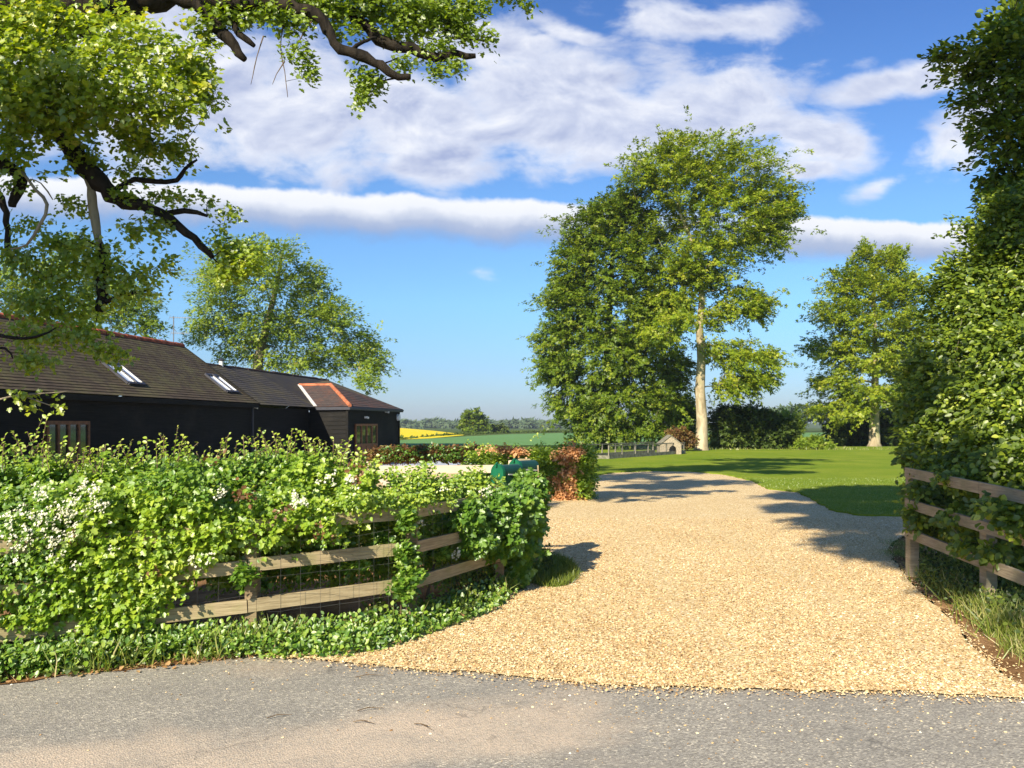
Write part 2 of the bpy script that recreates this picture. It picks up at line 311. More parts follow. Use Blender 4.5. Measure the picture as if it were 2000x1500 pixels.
class MB:
    def __init__(s): s.v = []; s.f = []; s.uv = []
    def face(s, pts, uv=None):
        b = len(s.v); s.v += [tuple(map(float, p)) for p in pts]; s.f.append(tuple(range(b, b+len(pts))))
        s.uv += uv if uv else [(0, 0)]*len(pts); return s
    def hexa(s, a):      # 8 corners: bottom 4, top 4
        for q in ((3, 2, 1, 0), (4, 5, 6, 7), (0, 1, 5, 4), (1, 2, 6, 5), (2, 3, 7, 6), (3, 0, 4, 7)): s.face([a[i] for i in q])
        return s
    def board(s, p, q, h, t, up=(0, 0, 1)):      # a plank from p to q, height h along up, thickness t
        p = np.array(p, float); q = np.array(q, float); d = q-p; up = np.array(up, float); d /= np.linalg.norm(d)
        sd = np.cross(d, up); sd /= np.linalg.norm(sd); u = np.cross(sd, d); a = u*h/2; b = sd*t/2
        return s.hexa([p-a-b, q-a-b, q-a+b, p-a+b, p+a-b, q+a-b, q+a+b, p+a+b])
    def box(s, c, sx, sy, sz, rz=0):
        cx, cy, cz = c; co, si = math.cos(rz), math.sin(rz); a = []
        for z in (0, sz):
            for x, y in ((-sx/2, -sy/2), (sx/2, -sy/2), (sx/2, sy/2), (-sx/2, sy/2)): a.append((cx+x*co-y*si, cy+x*si+y*co, cz+z))
        return s.hexa(a)
    def tube(s, pts, rad, n=6, cap=True):
        pts = [np.array(p, float) for p in pts]; m = len(pts); rings = []
        ref = np.array([.31, .52, .79])
        for i in range(m):
            d = pts[min(i+1, m-1)]-pts[max(i-1, 0)]; d /= (np.linalg.norm(d)+1e-9)
            a = np.cross(d, ref); a /= (np.linalg.norm(a)+1e-9); b = np.cross(d, a); r = rad[i] if hasattr(rad, '__len__') else rad
            base = len(s.v)
            for k in range(n):
                th = 2*math.pi*k/n; s.v.append(tuple(pts[i]+r*(math.cos(th)*a+math.sin(th)*b)))
            rings.append(base)
        for i in range(m-1):
            for k in range(n):
                k2 = (k+1) % n; s.f.append((rings[i]+k, rings[i]+k2, rings[i+1]+k2, rings[i+1]+k)); s.uv += [(0, 0)]*4
        if cap:
            s.f.append(tuple(rings[-1]+k for k in range(n))); s.uv += [(0, 0)]*n
            s.f.append(tuple(rings[0]+k for k in reversed(range(n)))); s.uv += [(0, 0)]*n
        return s
    def lapped(s, p0, p1, q0, q1, n, step, su=1.):     # n overlapping courses between the bottom edge p0-p1 and the top edge q0-q1
        p0, p1, q0, q1 = [np.array(x, float) for x in (p0, p1, q0, q1)]
        nr = np.cross(p1-p0, q0-p0 if np.linalg.norm(q0-p0) > 0 else q1-p0); nr /= np.linalg.norm(nr)
        ex = (p1-p0)/np.linalg.norm(p1-p0); ey = np.cross(nr, ex)
        def uv(p): return (float(np.dot(p-p0, ex))*su, float(np.dot(p-p0, ey))*su)
        for i in range(n):
            a, b = i/n, (i+1)/n
            A0 = p0+(q0-p0)*a; A1 = p1+(q1-p1)*a; B0 = p0+(q0-p0)*b; B1 = p1+(q1-p1)*b
            a0, a1 = A0+nr*step, A1+nr*step
            s.face([a0, a1, B1, B0], [uv(A0), uv(A1), uv(B1), uv(B0)]); s.face([A0, A1, a1, a0], [uv(A0)]*4)
        return s
    def build(s, name, mat, parent=None, smooth=False):
        me = bpy.data.meshes.new(name); me.from_pydata(s.v, [], s.f)
        uvl = me.uv_layers.new(name='UVMap'); uvl.data.foreach_set('uv', np.array(s.uv, float).ravel())
        me.polygons.foreach_set('use_smooth', [smooth]*len(s.f)); me.update()
        return link(name, me, mat, parent)
def sheet(name, pts, z, mat, jit=0., skirt=0.):
    out = []; n = len(pts)
    for i in range(n):
        a = np.array(pts[i][:2]); b = np.array(pts[(i+1) % n][:2]); k = max(1, int(np.linalg.norm(b-a)/.12)) if jit and np.linalg.norm(b-a) < 12 else 1
        for j in range(k):
            p = a+(b-a)*j/k
            if jit and j: p = p+R.normal(0, jit, 2)
            out.append((p[0], p[1], z))
    mb = MB(); mb.face(out)
    if skirt:
        for i in range(len(out)):
            a = out[i]; b = out[(i+1) % len(out)]; mb.face([(a[0], a[1], z-skirt), (b[0], b[1], z-skirt), b, a])
    o = mb.build(name, mat); return tag(o, kind='structure')
# leaf templates: (verts Vx3, faces list)
def tmpl(kind):
    if kind == 'quad': return np.array([(0, 0, 0), (.36, .42, .06), (0, 1, 0), (-.36, .42, .06)]), [(0, 1, 2, 3)]
    if kind == 'oval':
        v = [(0, 0, 0), (.20, .15, .04), (.34, .45, .09), (.2, .8, .04), (0, 1, -.05), (-.2, .8, .04), (-.34, .45, .09), (-.20, .15, .04), (0, .5, -.02)]
        return np.array(v), [(0, 1, 2, 8), (8, 2, 3, 4), (0, 8, 6, 7), (8, 4, 5, 6)]
    if kind == 'lobed':
        h = [(.10, .06), (.42, .10), (.33, .27), (.56, .52), (.27, .55), (.24, .80)]
        v = [(0, 0, 0)]+[(x, y, .22*x) for x, y in h]+[(0, 1, -.04)]+[(-x, y, .22*x) for x, y in reversed(h)]
        return np.array(v), [(0, 1, 2, 3, 4, 5, 6, 7), (0, 7, 8, 9, 10, 11, 12, 13)]
    if kind == 'spray':     # a little fan of three leaflets, for crowns seen from afar
        v = []; f = []
        for k, (a, l, oy) in enumerate(((0, 1, .1), (.9, .7, 0), (-.9, .7, .05))):
            c, s_ = math.cos(a), math.sin(a); b = len(v)
            for x, y, z in ((0, 0, 0), (.22, .4, .05), (0, 1, -.08), (-.22, .4, .05)): v.append((l*(x*c+y*s_), l*(y*c-x*s_)+oy, z))
            f.append((b, b+1, b+2, b+3))
        return np.array(v), f
    if kind == 'flower':
        v = [(0, 0, 0)]; n = 5
        for k in range(10):
            a = math.pi*2*k/10; r = .5 if k % 2 else .22; v.append((r*math.cos(a), r*math.sin(a), .1 if k % 2 else .04))
        return np.array(v), [(0, 1+(2*k) % 10, 1+(2*k+1) % 10, 1+(2*k+2) % 10) for k in range(5)]
    if kind == 'blade':
        return np.array([(-.03, 0, 0), (.03, 0, 0), (.022, .55, .06), (-.022, .55, .06), (0, 1, .26)]), [(0, 1, 2, 3), (3, 2, 4)]
    if kind == 'stone':
        v = [(.5, 0, 0), (.12, .42, .02), (-.4, .28, 0), (-.42, -.25, 0), (.15, -.4, 0), (.15, .05, .26), (-.18, -.03, .22)]
        return np.array(v), [(0, 1, 5), (1, 2, 6, 5), (2, 3, 6), (3, 4, 5, 6), (4, 0, 5)]
def nz(a): return a/(np.linalg.norm(a, axis=-1, keepdims=True)+1e-9)
def scatter(name, kind, posn, nrm, along, size, tone, mat, parent=None, widen=1.):
    tv, tf = tmpl(kind); N = len(posn); V = len(tv)
    n = nz(nrm); t = along-n*np.sum(along*n, 1, keepdims=True); t = nz(t); b = np.cross(t, n)
    size = np.broadcast_to(size, (N,))[:, None, None]
    co = posn[:, None, :]+size*(tv[None, :, 0:1]*widen*b[:, None, :]+tv[None, :, 1:2]*t[:, None, :]+tv[None, :, 2:3]*n[:, None, :])
    me = bpy.data.meshes.new(name); me.vertices.add(N*V); me.vertices.foreach_set('co', co.astype(np.float32).ravel())
    flat = np.concatenate([np.array(f) for f in tf]); cnt = np.array([len(f) for f in tf]); L = len(flat)
    idx = (np.arange(N)[:, None]*V+flat[None]).ravel(); me.loops.add(len(idx)); me.loops.foreach_set('vertex_index', idx.astype(np.int32))
    st = np.concatenate([[0], np.cumsum(cnt)[:-1]]); starts = (np.arange(N)[:, None]*L+st[None]).ravel()
    me.polygons.add(len(starts)); me.polygons.foreach_set('loop_start', starts.astype(np.int32))
    me.polygons.foreach_set('loop_total', np.tile(cnt, N).astype(np.int32))
    me.update(calc_edges=True)
    at = me.attributes.new('tone', 'FLOAT', 'POINT'); at.data.foreach_set('value', np.repeat(np.clip(tone, 0, 1), V).astype(np.float32))
    return link(name, me, mat, parent)
def ellipsoids(bl, depth_scale=1.):      # (px, py, rpx, rpy, d[, rdepth in m]) -> centres and radii in metres
    C, S = [], []
    for b in bl:
        px, py, rx, ry, d = b[:5]; C.append(P(px, py, d)); rr = rx*d/F
        S.append((rr, (b[5] if len(b) > 5 else rr*depth_scale), ry*d/F))
    return np.array(C), np.array(S)
def sprays(C, S, n, m, L, W, axis=None, shell=.35, droop=-.05, upn=1.0, flat=.25, power=1.0, rnd=R, ragged=.22):
    """n sprays spread over the ellipsoids, m leaves each, lying in a loose fan that points outwards"""
    wgt = (S[:, 0]*S[:, 2])**power; wgt = wgt/wgt.sum(); k = rnd.choice(len(C), n, p=wgt)
    S = np.maximum(S-.22*L, S*.6); u = nz(rnd.normal(size=(n, 3))); r = (shell+(1-shell)*rnd.rand(n))**.6; r = r*(1+ragged*np.abs(rnd.normal(size=n))*(rnd.rand(n) < .5))
    c = C[k]+u*S[k]*r[:, None]
    ax = np.array(axis) if axis is not None else C.mean(0)
    o = c-ax; o[:, 2] *= .35; o = nz(nz(o)+u*.6+rnd.normal(0, .3, (n, 3))); o[:, 2] += droop; o = nz(o)
    sd = nz(np.cross(o, np.array([0, 0, 1.])+rnd.normal(0, .25, (n, 3)))); up = np.cross(sd, o)
    ln = L*(.6+.8*rnd.rand(n)); a = rnd.rand(n, m); s_ = (rnd.rand(n, m)-.5)*2*(1-.65*a); h = rnd.normal(0, flat, (n, m))
    p = c[:, None]+o[:, None]*((a-.45)*ln[:, None])[..., None]+sd[:, None]*(s_*W)[..., None]+up[:, None]*(h*W)[..., None]
    p[..., 2] -= (a**2)*ln[:, None]*.15
    nr = up[:, None]*upn+o[:, None]*.35+TOSUN*.38+rnd.normal(0, .55, (n, m, 3)); al = o[:, None]+sd[:, None]*(s_*.9)[..., None]+rnd.normal(0, .35, (n, m, 3))
    tone = (rnd.rand(n)[:, None]*.5+rnd.rand(n, m)*.5)
    return p.reshape(-1, 3), nr.reshape(-1, 3), al.reshape(-1, 3), tone.ravel(), c
def grow(mb, pool, targets, r0=.5, rmin=.01, sides=5, lift=.15, wob=.06, cap=None):
    """branches: join each target to the nearest point already grown; pool = [(point, radius)]"""
    pts = [np.array(p) for p, r in pool]; rad = [r for p, r in pool]
    root = pts[0]; A = np.array(pts)
    order = np.argsort([np.min(np.linalg.norm(A-t, axis=1)) for t in targets])
    for i in order:
        tg = targets[i]; A = np.array(pts); RR = np.array(rad)
        dd = np.linalg.norm(A-tg, axis=1)+np.maximum(0, A[:, 2]-tg[2])*1.2-np.minimum(RR, .3)*.8
        j = int(np.argmin(dd)); a = A[j]; ln = np.linalg.norm(tg-a)
        if ln < .02: continue
        ra = max(rmin, min(rad[j]*r0, ln*.035+rmin) if cap is None else min(rad[j]*r0, ln*.035+rmin, cap)); mid = (a+tg)/2+np.array([0, 0, lift*ln])+R.normal(0, wob*ln, 3); ks = 5
        seg = [(1-s_)**2*a+2*s_*(1-s_)*mid+s_*s_*tg for s_ in np.linspace(0, 1, ks)]
        rr = [ra*(1-.65*s_)+.0 for s_ in np.linspace(0, 1, ks)]
        mb.tube(seg, rr, sides, False)
        for q in range(1, ks): pts.append(seg[q]); rad.append(max(rmin*.7, rr[q]))
# ============================================================ SETTING
mb = MB(); mb.face([(-3000, -1500, -.03), (3000, -1500, -.03), (3000, 5000, -.03), (-3000, 5000, -.03)]); tag(mb.build('ground', 'ground'), kind='structure')
redge = [(-9000, 1335+80), (0, 1335), (150, 1312), (330, 1295), (500, 1277), (720, 1285), (800, 1300), (950, 1312), (1200, 1338), (1500, 1345), (1800, 1350), (2000, 1362)]
rp = [(-60, 3.2), (-14, 4.6)]+[tuple(G(a, b-14)[:2]) for a, b in redge[1:]]+[(12, 4.9), (60, 3.0), (60, -3), (-60, -3)]
sheet('road', rp, -.004, 'asphalt')
# verges of soil under the fences
lv = [(-16, 4.3)]+[tuple(G(a, b)[:2]) for a, b in ((0, 1338), (150, 1316), (330, 1300), (490, 1278), (540, 1262), (700, 1236), (860, 1214), (960, 1180), (1020, 1150), (1060, 1125))]+[(.85, 10.6), (.2, 11.2), (-4, 9.5), (-16, 9.5)]
sheet('left_verge', lv, .004, 'soil', .02)
rv = [tuple(G(a, b)[:2]) for a, b in ((2060, 1375), (1960, 1318), (1900, 1262), (1850, 1205), (1790, 1150), (1750, 1100), (1735, 1072), (1760, 1052), (1800, 1043))]+[(16, 13), (16, 3.8)]
sheet('right_verge', rv, .004, 'soil', .02)
dr = [(520, 1266), (600, 1250), (700, 1232), (860, 1215), (960, 1182), (1020, 1152), (1062, 1125), (1080, 1100), (1078, 1080), (1050, 1062)]
drive = [tuple(G(a, b)[:2]) for a, b in [(2060, 1378), (2000, 1366), (1800, 1352), (1500, 1348), (1200, 1342), (950, 1316), (800, 1308), (700, 1298), (600, 1288), (500, 1281), (470, 1274)]+dr]
drive += [(-7, 10.5), (-7.5, 30), (-2, 36)]
lawn_edge = [(1160, 931), (1200, 924), (1280, 921), (1350, 922), (1420, 929), (1470, 941), (1500, 957), (1560, 963), (1600, 985), (1630, 1000), (1680, 1009), (1780, 1011)]
le = [tuple(G(a, b)[:2]) for a, b in lawn_edge]
drive += [(le[0][0]+.0, le[0][1]+1.2)]+[(x+.25, y+.9) for x, y in le]+[(16, 16), (16, 13.6)]+[tuple(G(a, b)[:2]) for a, b in ((1800, 1040), (1760, 1049), (1735, 1070), (1748, 1100), (1790, 1152), (1850, 1207), (1900, 1266), (1960, 1322))]
sheet('gravel_drive', drive, .012, 'gravel', .015)
lawn = list(reversed(le))+[(1.0, 31), (-2, 40), (-4, 64), (45, 67), (45, 15.5)]
lp = [(x, y) for x, y in lawn]
sheet('lawn', lp, .045, 'lawn', .03, .06)
sheet('paved_yard', [(-8.6, 19), (-1.5, 33), (-1.2, 44), (-5.2, 44)], .02, 'paving')
# fields and the low hills
gf = [(-90, 78), (-40, 72), (-4, 70), (30, 76), (150, 80), (400, 180), (150, 215), (40, 205)]+[tuple(G(a, b)[:2]) for a, b in ((1130, 845), (1000, 848), (900, 853), (785, 860), (500, 868))]
sheet('green_field', gf, .02, 'crop')
yn = [P(480, 872, 70), P(785, 858.5, 105), P(840, 856, 112), P(905, 850, 148)]; yfar = [P(908, 848.6, 165), P(850, 841.5, 230), P(785, 836, 280), P(480, 832, 300)]
mb = MB(); mb.face(yn+yfar); mb.face([yfar[-1], yfar[0], yfar[0]*[1, 1, 0]-[0, 0, 1], yfar[-1]*[1, 1, 0]-[0, 0, 1]])
for a, b in zip(yn, yn[1:]): mb.face([a*[1, 1, 0]-[0, 0, .5], b*[1, 1, 0]-[0, 0, .5], b, a])
tag(mb.build('yellow_field', 'rape'), kind='structure')
def hill(name, x0, x1, y0, y1, h, mat, seed):
    nx, ny = 90, 26; rs = np.random.RandomState(seed); ph = rs.rand(4)*6; v = []; f = []
    for j in range(ny):
        for i in range(nx):
            a = i/(nx-1); b = j/(ny-1); e = math.sin(math.pi*min(1, b*1.0))**1.2*min(1, a*6, (1-a)*6)
            v.append((x0+(x1-x0)*a, y0+(y1-y0)*b, -.5+h*e*(.75+.25*math.sin(a*9+ph[0])+.12*math.sin(a*23+ph[1]))))
    for j in range(ny-1):
        for i in range(nx-1): q = j*nx+i; f.append((q, q+1, q+nx+1, q+nx))
    me = bpy.data.meshes.new(name); me.from_pydata(v, [], f); me.polygons.foreach_set('use_smooth', [True]*len(f)); me.update()
    return tag(link(name, me, mat), kind='structure')
hill('low_hills', -1300, 1500, 900, 1900, 8, 'ground', 3)

# loose stones of the drive
def inside(poly, x, y):
    poly = np.array(poly); n = len(poly); c = np.zeros(len(x), bool); j = n-1
    for i in range(n):
        xi, yi = poly[i]; xj, yj = poly[j]
        cond = ((yi > y) != (yj > y)) & (x < (xj-xi)*(y-yi)/(yj-yi+1e-12)+xi); c ^= cond; j = i
    return c
N = 300000
d = 5.0+10*R.rand(N)**1.5; x = (R.rand(N)*1.36-.62)*d
edge = R.normal(0, .09, (N, 2)); k = inside(drive, x+edge[:, 0], d+edge[:, 1]); x, d = x[k], d[k]; tr_ = np.minimum(np.abs(x-(1.55+.02*(d-5)**1.4)), np.abs(x-(3.1+.01*(d-5)**1.4)-.0)); k = R.rand(len(x)) > .60*np.exp(-(tr_/.22)**2); x, d = x[k], d[k]; N = len(x)
nr = nz(np.stack([R.normal(0, .35, N), R.normal(0, .35, N), np.ones(N)], 1))
scatter('gravel', 'stone', np.stack([x, d, np.full(N, .008)+R.rand(N)*.012], 1), nr, R.normal(size=(N, 3)), .008+.017*R.rand(N)**1.8, R.rand(N)*.82+.18*(.5+.5*np.sin(x*2.1+np.sin(d*.9)*1.5)*np.cos(d*1.3+x)), 'stone_s'); tag(bpy.data.objects['gravel'], kind='stuff')
N = 2600
x = R.uniform(-4, 5, N); y0 = np.interp(x, [p[0] for p in rp[2:-5]], [p[1] for p in rp[2:-5]]); y = y0-np.abs(R.normal(0, 1, N))*.5*(1+R.rand(N))+.05
k = R.rand(N) < np.interp(x, [-4, -1.5, 0, 4], [.12, .35, .8, 1]); x, y = x[k], y[k]; N = len(x)
scatter('loose_stones', 'stone', np.stack([x, y, np.full(N, -.003)], 1), nz(np.stack([R.normal(0, .2, N), R.normal(0, .2, N), np.ones(N)], 1)), R.normal(size=(N, 3)), .007+.016*R.rand(N)**2, R.rand(N), 'stone_s'); tag(bpy.data.objects['loose_stones'], kind='stuff')

# ============================================================ BARN
th = math.radians(11); BU = np.array([math.sin(th), math.cos(th), 0]); BE = np.array([math.cos(th), -math.sin(th), 0]); B0 = np.array([-11.1, 17.8, 0])
def B(t_, s_, z): return B0+BU*t_+BE*s_+np.array([0, 0, z])
EZ = 2.5; RZ = 4.6; RZ2 = 4.05; TE = 11.36
barn = thing('barn', B(6, -3, 0), 'long black weatherboarded barn with tiled roof behind the hedge', 'barn')
bc = thing  # noqa
mb = MB()
wz = EZ-.08
mb.lapped(B(-14, -.28, 0), B(TE-.15, -.28, 0), B(-14, -.28, wz), B(TE-.15, -.28, wz), 14, .022)
mb.lapped(B(TE-.15, -.28, 0), B(TE-.15, -5.7, 0), B(TE-.15, -.28, wz), B(TE-.15, -5.7, wz), 14, .022)
mb.lapped(B(TE-.15, -.28, wz), B(TE-.15, -5.7, wz), B(TE-.15, -2.9, RZ-.12), B(TE-.15, -3.1, RZ-.12), 12, .02)
mb.face([B(-14, -.3, 0), B(-14, -5.7, 0), B(-14, -5.7, wz), B(-14, -.3, wz)]); mb.face([B(-14, -5.7, 0), B(TE-.15, -5.7, 0), B(TE-.15, -5.7, wz), B(-14, -5.7, wz)])
mb.build('wall', 'black', barn)
mb = MB()
mb.lapped(B(TE-.14, -.34, 0), B(16.1, -.34, 0), B(TE-.14, -.34, wz-.04), B(16.1, -.34, wz-.04), 14, .022)
mb.face([B(TE, -5.6, 0), B(25, -5.6, 0), B(25, -5.6, wz), B(TE, -5.6, wz)]); mb.face([B(22.5, 1.2, 0), B(25, -5.6, 0), B(25, -5.6, wz), B(22.5, 1.2, wz)])
mb.build('wall', 'black', barn)
mb = MB()
mb.lapped(B(16.12, -.3, 0), B(16.12, 1.33, 0), B(16.12, -.3, wz), B(16.12, 1.33, wz), 14, .022)
mb.lapped(B(16.12, 1.33, 0), B(22.5, 1.33, 0), B(16.12, 1.33, wz), B(22.5, 1.33, wz), 14, .022)
mb.build('wall', 'black', barn)
for t_ in (16.10, 22.5): mb = MB(); mb.board(B(t_, 1.35, 0), B(t_, 1.35, wz), .1, .1, BU); mb.build('corner_board', 'black', barn)
# roofs
def roofpart(name, mat, quads, par=barn):
    mb = MB()
    for q in quads: mb.lapped(*q)
    return mb.build(name, mat, par)
# slight kick at the eaves of the old roof
r1 = roofpart('roof', 'tile', [(B(-14, 0, EZ), B(TE, 0, EZ), B(-14, -.7, EZ+.40), B(TE, -.7, EZ+.40), 5, .014),
     (B(-14, -.7, EZ+.40), B(TE, -.7, EZ+.40), B(-14, -3, RZ), B(TE, -3, RZ), 20, .008),
     (B(TE, -6, EZ), B(-14, -6, EZ), B(TE, -3, RZ), B(-14, -3, RZ), 20, .014)])
mb = MB(); mb.board(B(-14, -.02, EZ-.09), B(TE, -.02, EZ-.09), .14, .04); mb.board(B(TE+.01, 0.0, EZ-.07), B(TE+.01, -3, RZ-.07), .14, .03); mb.build('fascia', 'black', r1)
def ridge(par, a, b, mat, r=.11, seg=.45):
    a = np.array(a); b = np.array(b); n = max(1, int(np.linalg.norm(b-a)/seg)); mb = MB()
    for i in range(n):
        p = a+(b-a)*i/n; q = a+(b-a)*(i+1.03)/n; j = R.normal(0, .008, 3); mb.tube([p+j, q+j], [r, r*.93], 8)
    return mb.build('ridge_tiles', mat, par)
ridge(r1, B(-14, -3, RZ-.03), B(TE, -3, RZ-.03), 'ridge')
r2 = roofpart('roof', 'slate', [(B(TE, 0, EZ-.04), B(16.3, 0, EZ-.04), B(TE, -3, RZ2), B(16.3, -3, RZ2), 18, .012),
     (B(25, -6, EZ), B(TE, -6, EZ), B(24.1, -3, RZ2), B(TE, -3, RZ2), 18, .012)])
mb = MB(); mb.face([B(16.3, 0, EZ-.04), B(18.5, -1.9, EZ+.99), B(24.1, -3, RZ2), B(16.3, -3, RZ2)]); mb.build('roof_slope', 'slate', r2)
ridge(r2, B(TE, -3, RZ2-.03), B(24.1, -3, RZ2-.03), 'baytile', .09)
Aa, Bb, Q, Vv, A0, Rr = B(16, 1.5, EZ), B(22.7, 1.5, EZ), B(18.5, -.42, EZ+1.02), B(18.5, -1.9, EZ+1.0), B(16, 0, EZ-.02), B(24.1, -3, RZ2)
mb = MB(); mb.lapped(A0, Aa, Vv, Q, 12, .012); mb.lapped(Aa, Bb, Q, Q, 12, .012)
r3 = mb.build('roof', 'baytile', barn)
mb = MB(); mb.lapped(Bb, B(25, -6, EZ), Rr, Rr, 14, .012); mb.face([Q, Bb, Rr], [(0, 0), (6, -1), (4, 3)]); mb.face([Q, Rr, Vv], [(0, 0), (4, 3), (0, 2)]); mb.build('roof', 'tile', barn)
ridge(r3, Vv, Q, 'ridge2', .085); ridge(r3, Q, Aa+np.array([0, 0, .03]), 'ridge2', .085)
mb = MB(); mb.board(Vv+np.array([0, 0, .03]), A0+np.array([0, 0, .04]), .03, .13); mb.build('lead_flashing', 'lead', r3)
mb = MB(); mb.board(Aa-np.array([0, 0, .08]), Bb-np.array([0, 0, .08]), .12, .03); mb.board(A0-np.array([0, 0, .07]), Aa-np.array([0, 0, .08]), .12, .03); mb.tube([B(16.05, 1.5, EZ-.05), B(22.7, 1.5, EZ-.05)], .05, 6); mb.build('gutter', 'darkmetal', r3)
mb = MB(); mb.tube([B(TE-.1, -.2, EZ-.1), B(TE-.1, -.22, 0)], .045, 8); mb.build('downpipe', 'darkmetal', barn)
# roof windows
rn = np.cross(BU, (B(0, -3, RZ)-B(0, -.7, EZ+.4))); rn /= np.linalg.norm(rn)
if rn[2] < 0: rn = -rn
for cs in (((203, 713), (236, 714), (274, 752), (248, 752)), ((403, 735), (426, 736), (460, 767), (440, 767))):
    tl, tr, brr, bl_ = [hit(a, b, B(0, -3, RZ), rn) for a, b in cs]
    up = nz(B(0, -3, RZ)-B(0, -.7, EZ+.4)); ce = (tl+tr+brr+bl_)/4; wd = .5*(np.dot(tr-tl, BU)+np.dot(brr-bl_, BU)); ht = abs(np.dot((tl+tr-brr-bl_)/2, up))
    def K_(a, b, e): return ce+BU*(a*wd/2)+up*(b*ht/2)+rn*e
    mb = MB()
    for a0, b0, a1, b1, wt in ((-1, -1, -1, 1, .04), (1, -1, 1, 1, .04), (-1, 1, 1, 1, .10), (-1, -1, 1, -1, .10)): mb.board(K_(a0, b0, .05), K_(a1, b1, .05), .07, wt, rn)
    mb.board(K_(-.0, -1, .06), K_(.0, 1, .06), .10, .035, rn)
    sk = mb.build('roof_window', 'darkmetal', r1)
    mb = MB(); mb.face([K_(-.97, -.97, .05), K_(.97, -.97, .05), K_(.97, .97, .05), K_(-.97, .97, .05)]); mb.build('pane', 'sky_glass', sk)
    mb = MB()
    for a in (-.5, .5):
        for dx in (-.42, .42): mb.board(K_(a+dx, -.96, .062), K_(a+dx, .96, .062), .02, .02, rn)
    mb.build('glazing_bar', 'white', sk)
# joinery
def glazed(t0, t1, z0, z1, s_, n, name, split=.5):
    mb = MB()
    for i in range(n+1):
        t_ = t0+(t1-t0)*i/n; mb.board(B(t_, s_, z0), B(t_, s_, z1), .07, .07, BE)
    for z in (z0, z0+(z1-z0)*split, z1): mb.board(B(t0-.03, s_, z), B(t1+.03, s_, z), .09, .075)
    mb.hexa([B(t0, s_-.02, z0), B(t1, s_-.02, z0), B(t1, s_+.01, z0), B(t0, s_+.01, z0), B(t0, s_-.02, z0+(z1-z0)*split), B(t1, s_-.02, z0+(z1-z0)*split), B(t1, s_+.01, z0+(z1-z0)*split), B(t0, s_+.01, z0+(z1-z0)*split)])
    f = mb.build(name, 'brown', barn)
    mb = MB(); mb.face([B(t0, s_-.005, z0+(z1-z0)*split), B(t1, s_-.005, z0+(z1-z0)*split), B(t1, s_-.005, z1), B(t0, s_-.005, z1)]); mb.build('pane', 'win', f)
def tw(px, s_):  # barn coordinate of a bearing on the wall at offset s
    k = (px-1000)/F; p = B0+BE*s_; return (k*p[1]-p[0])/(BU[0]-k*BU[1])
glazed(tw(92, -.24), tw(172, -.24), .05, 1.78, -.24, 4, 'window', .45)
glazed(tw(694, 1.38), tw(735, 1.38), .05, 1.75, 1.40, 4, 'door', .5)
for px, py, s_ in ((497, 797, -.2), (755, 806, 1.42), (715, 817, 1.42)):
    t_ = tw(px, s_); dd = (B(t_, s_, 0))[1]; z = H+(HOR-py)/F*dd; mb = MB(); mb.box(B(t_, s_, z), .10, .14, .09, -th); mb.tube([B(t_, s_-.1, z+.05), B(t_, s_+.12, z+.02)], [.02, .05], 8); mb.build('wall_lamp', 'white', barn)
t_ = tw(779, 1.42); z = H+(HOR-815)/F*B(t_, 1.42, 0)[1]; mb = MB(); mb.tube([B(t_, 1.36, z), B(t_, 1.46, z)], [.17, .15], 16); mb.build('alarm_box', 'white', barn)
fp = hit(432, 716, B(0, -3, RZ2), BE)
mb = MB(); mb.tube([fp-np.array([0, 0, .4]), fp+np.array([0, 0, .22])], .085, 12); mb.build('chimney', 'white', r2)
mb = MB(); mb.tube([fp+np.array([0, 0, .22]), fp+np.array([0, 0, .25]), fp+np.array([0, 0, .32])], [.10, .13, .03], 12); mb.build('chimney_cap', 'darkmetal', r2)
ap = B(10.9, -3.05, RZ-.05)
aer = thing('tv_aerial', ap, 'thin metal television aerial standing on the far end of the barn ridge', 'aerial')
mb = MB(); mb.tube([ap, ap+np.array([0, 0, 1.05])], .018, 6); mb.tube([ap+np.array([0, 0, .6]), ap+np.array([.1, 0, .5])], .012, 4); mb.build('mast', 'metal', aer)
for zz, l0, l1, cnt in ((1.0, -.15, .62, 9), (.45, -.1, .58, 9)):
    mb = MB(); dv = np.array([.99, -.12, -.03]); mb.tube([ap+dv*l0+np.array([0, 0, zz]), ap+dv*l1+np.array([0, 0, zz])], .012, 5)
    for i in range(cnt):
        c = ap+dv*(l0+(l1-l0)*i/(cnt-1))+np.array([0, 0, zz]); e = .10 if i else .2; mb.tube([c+np.array([0, -e*.4, -e*.5]), c+np.array([0, e*.4, e*.5])], .006, 4)
    mb.build('antenna_array', 'metal', aer)

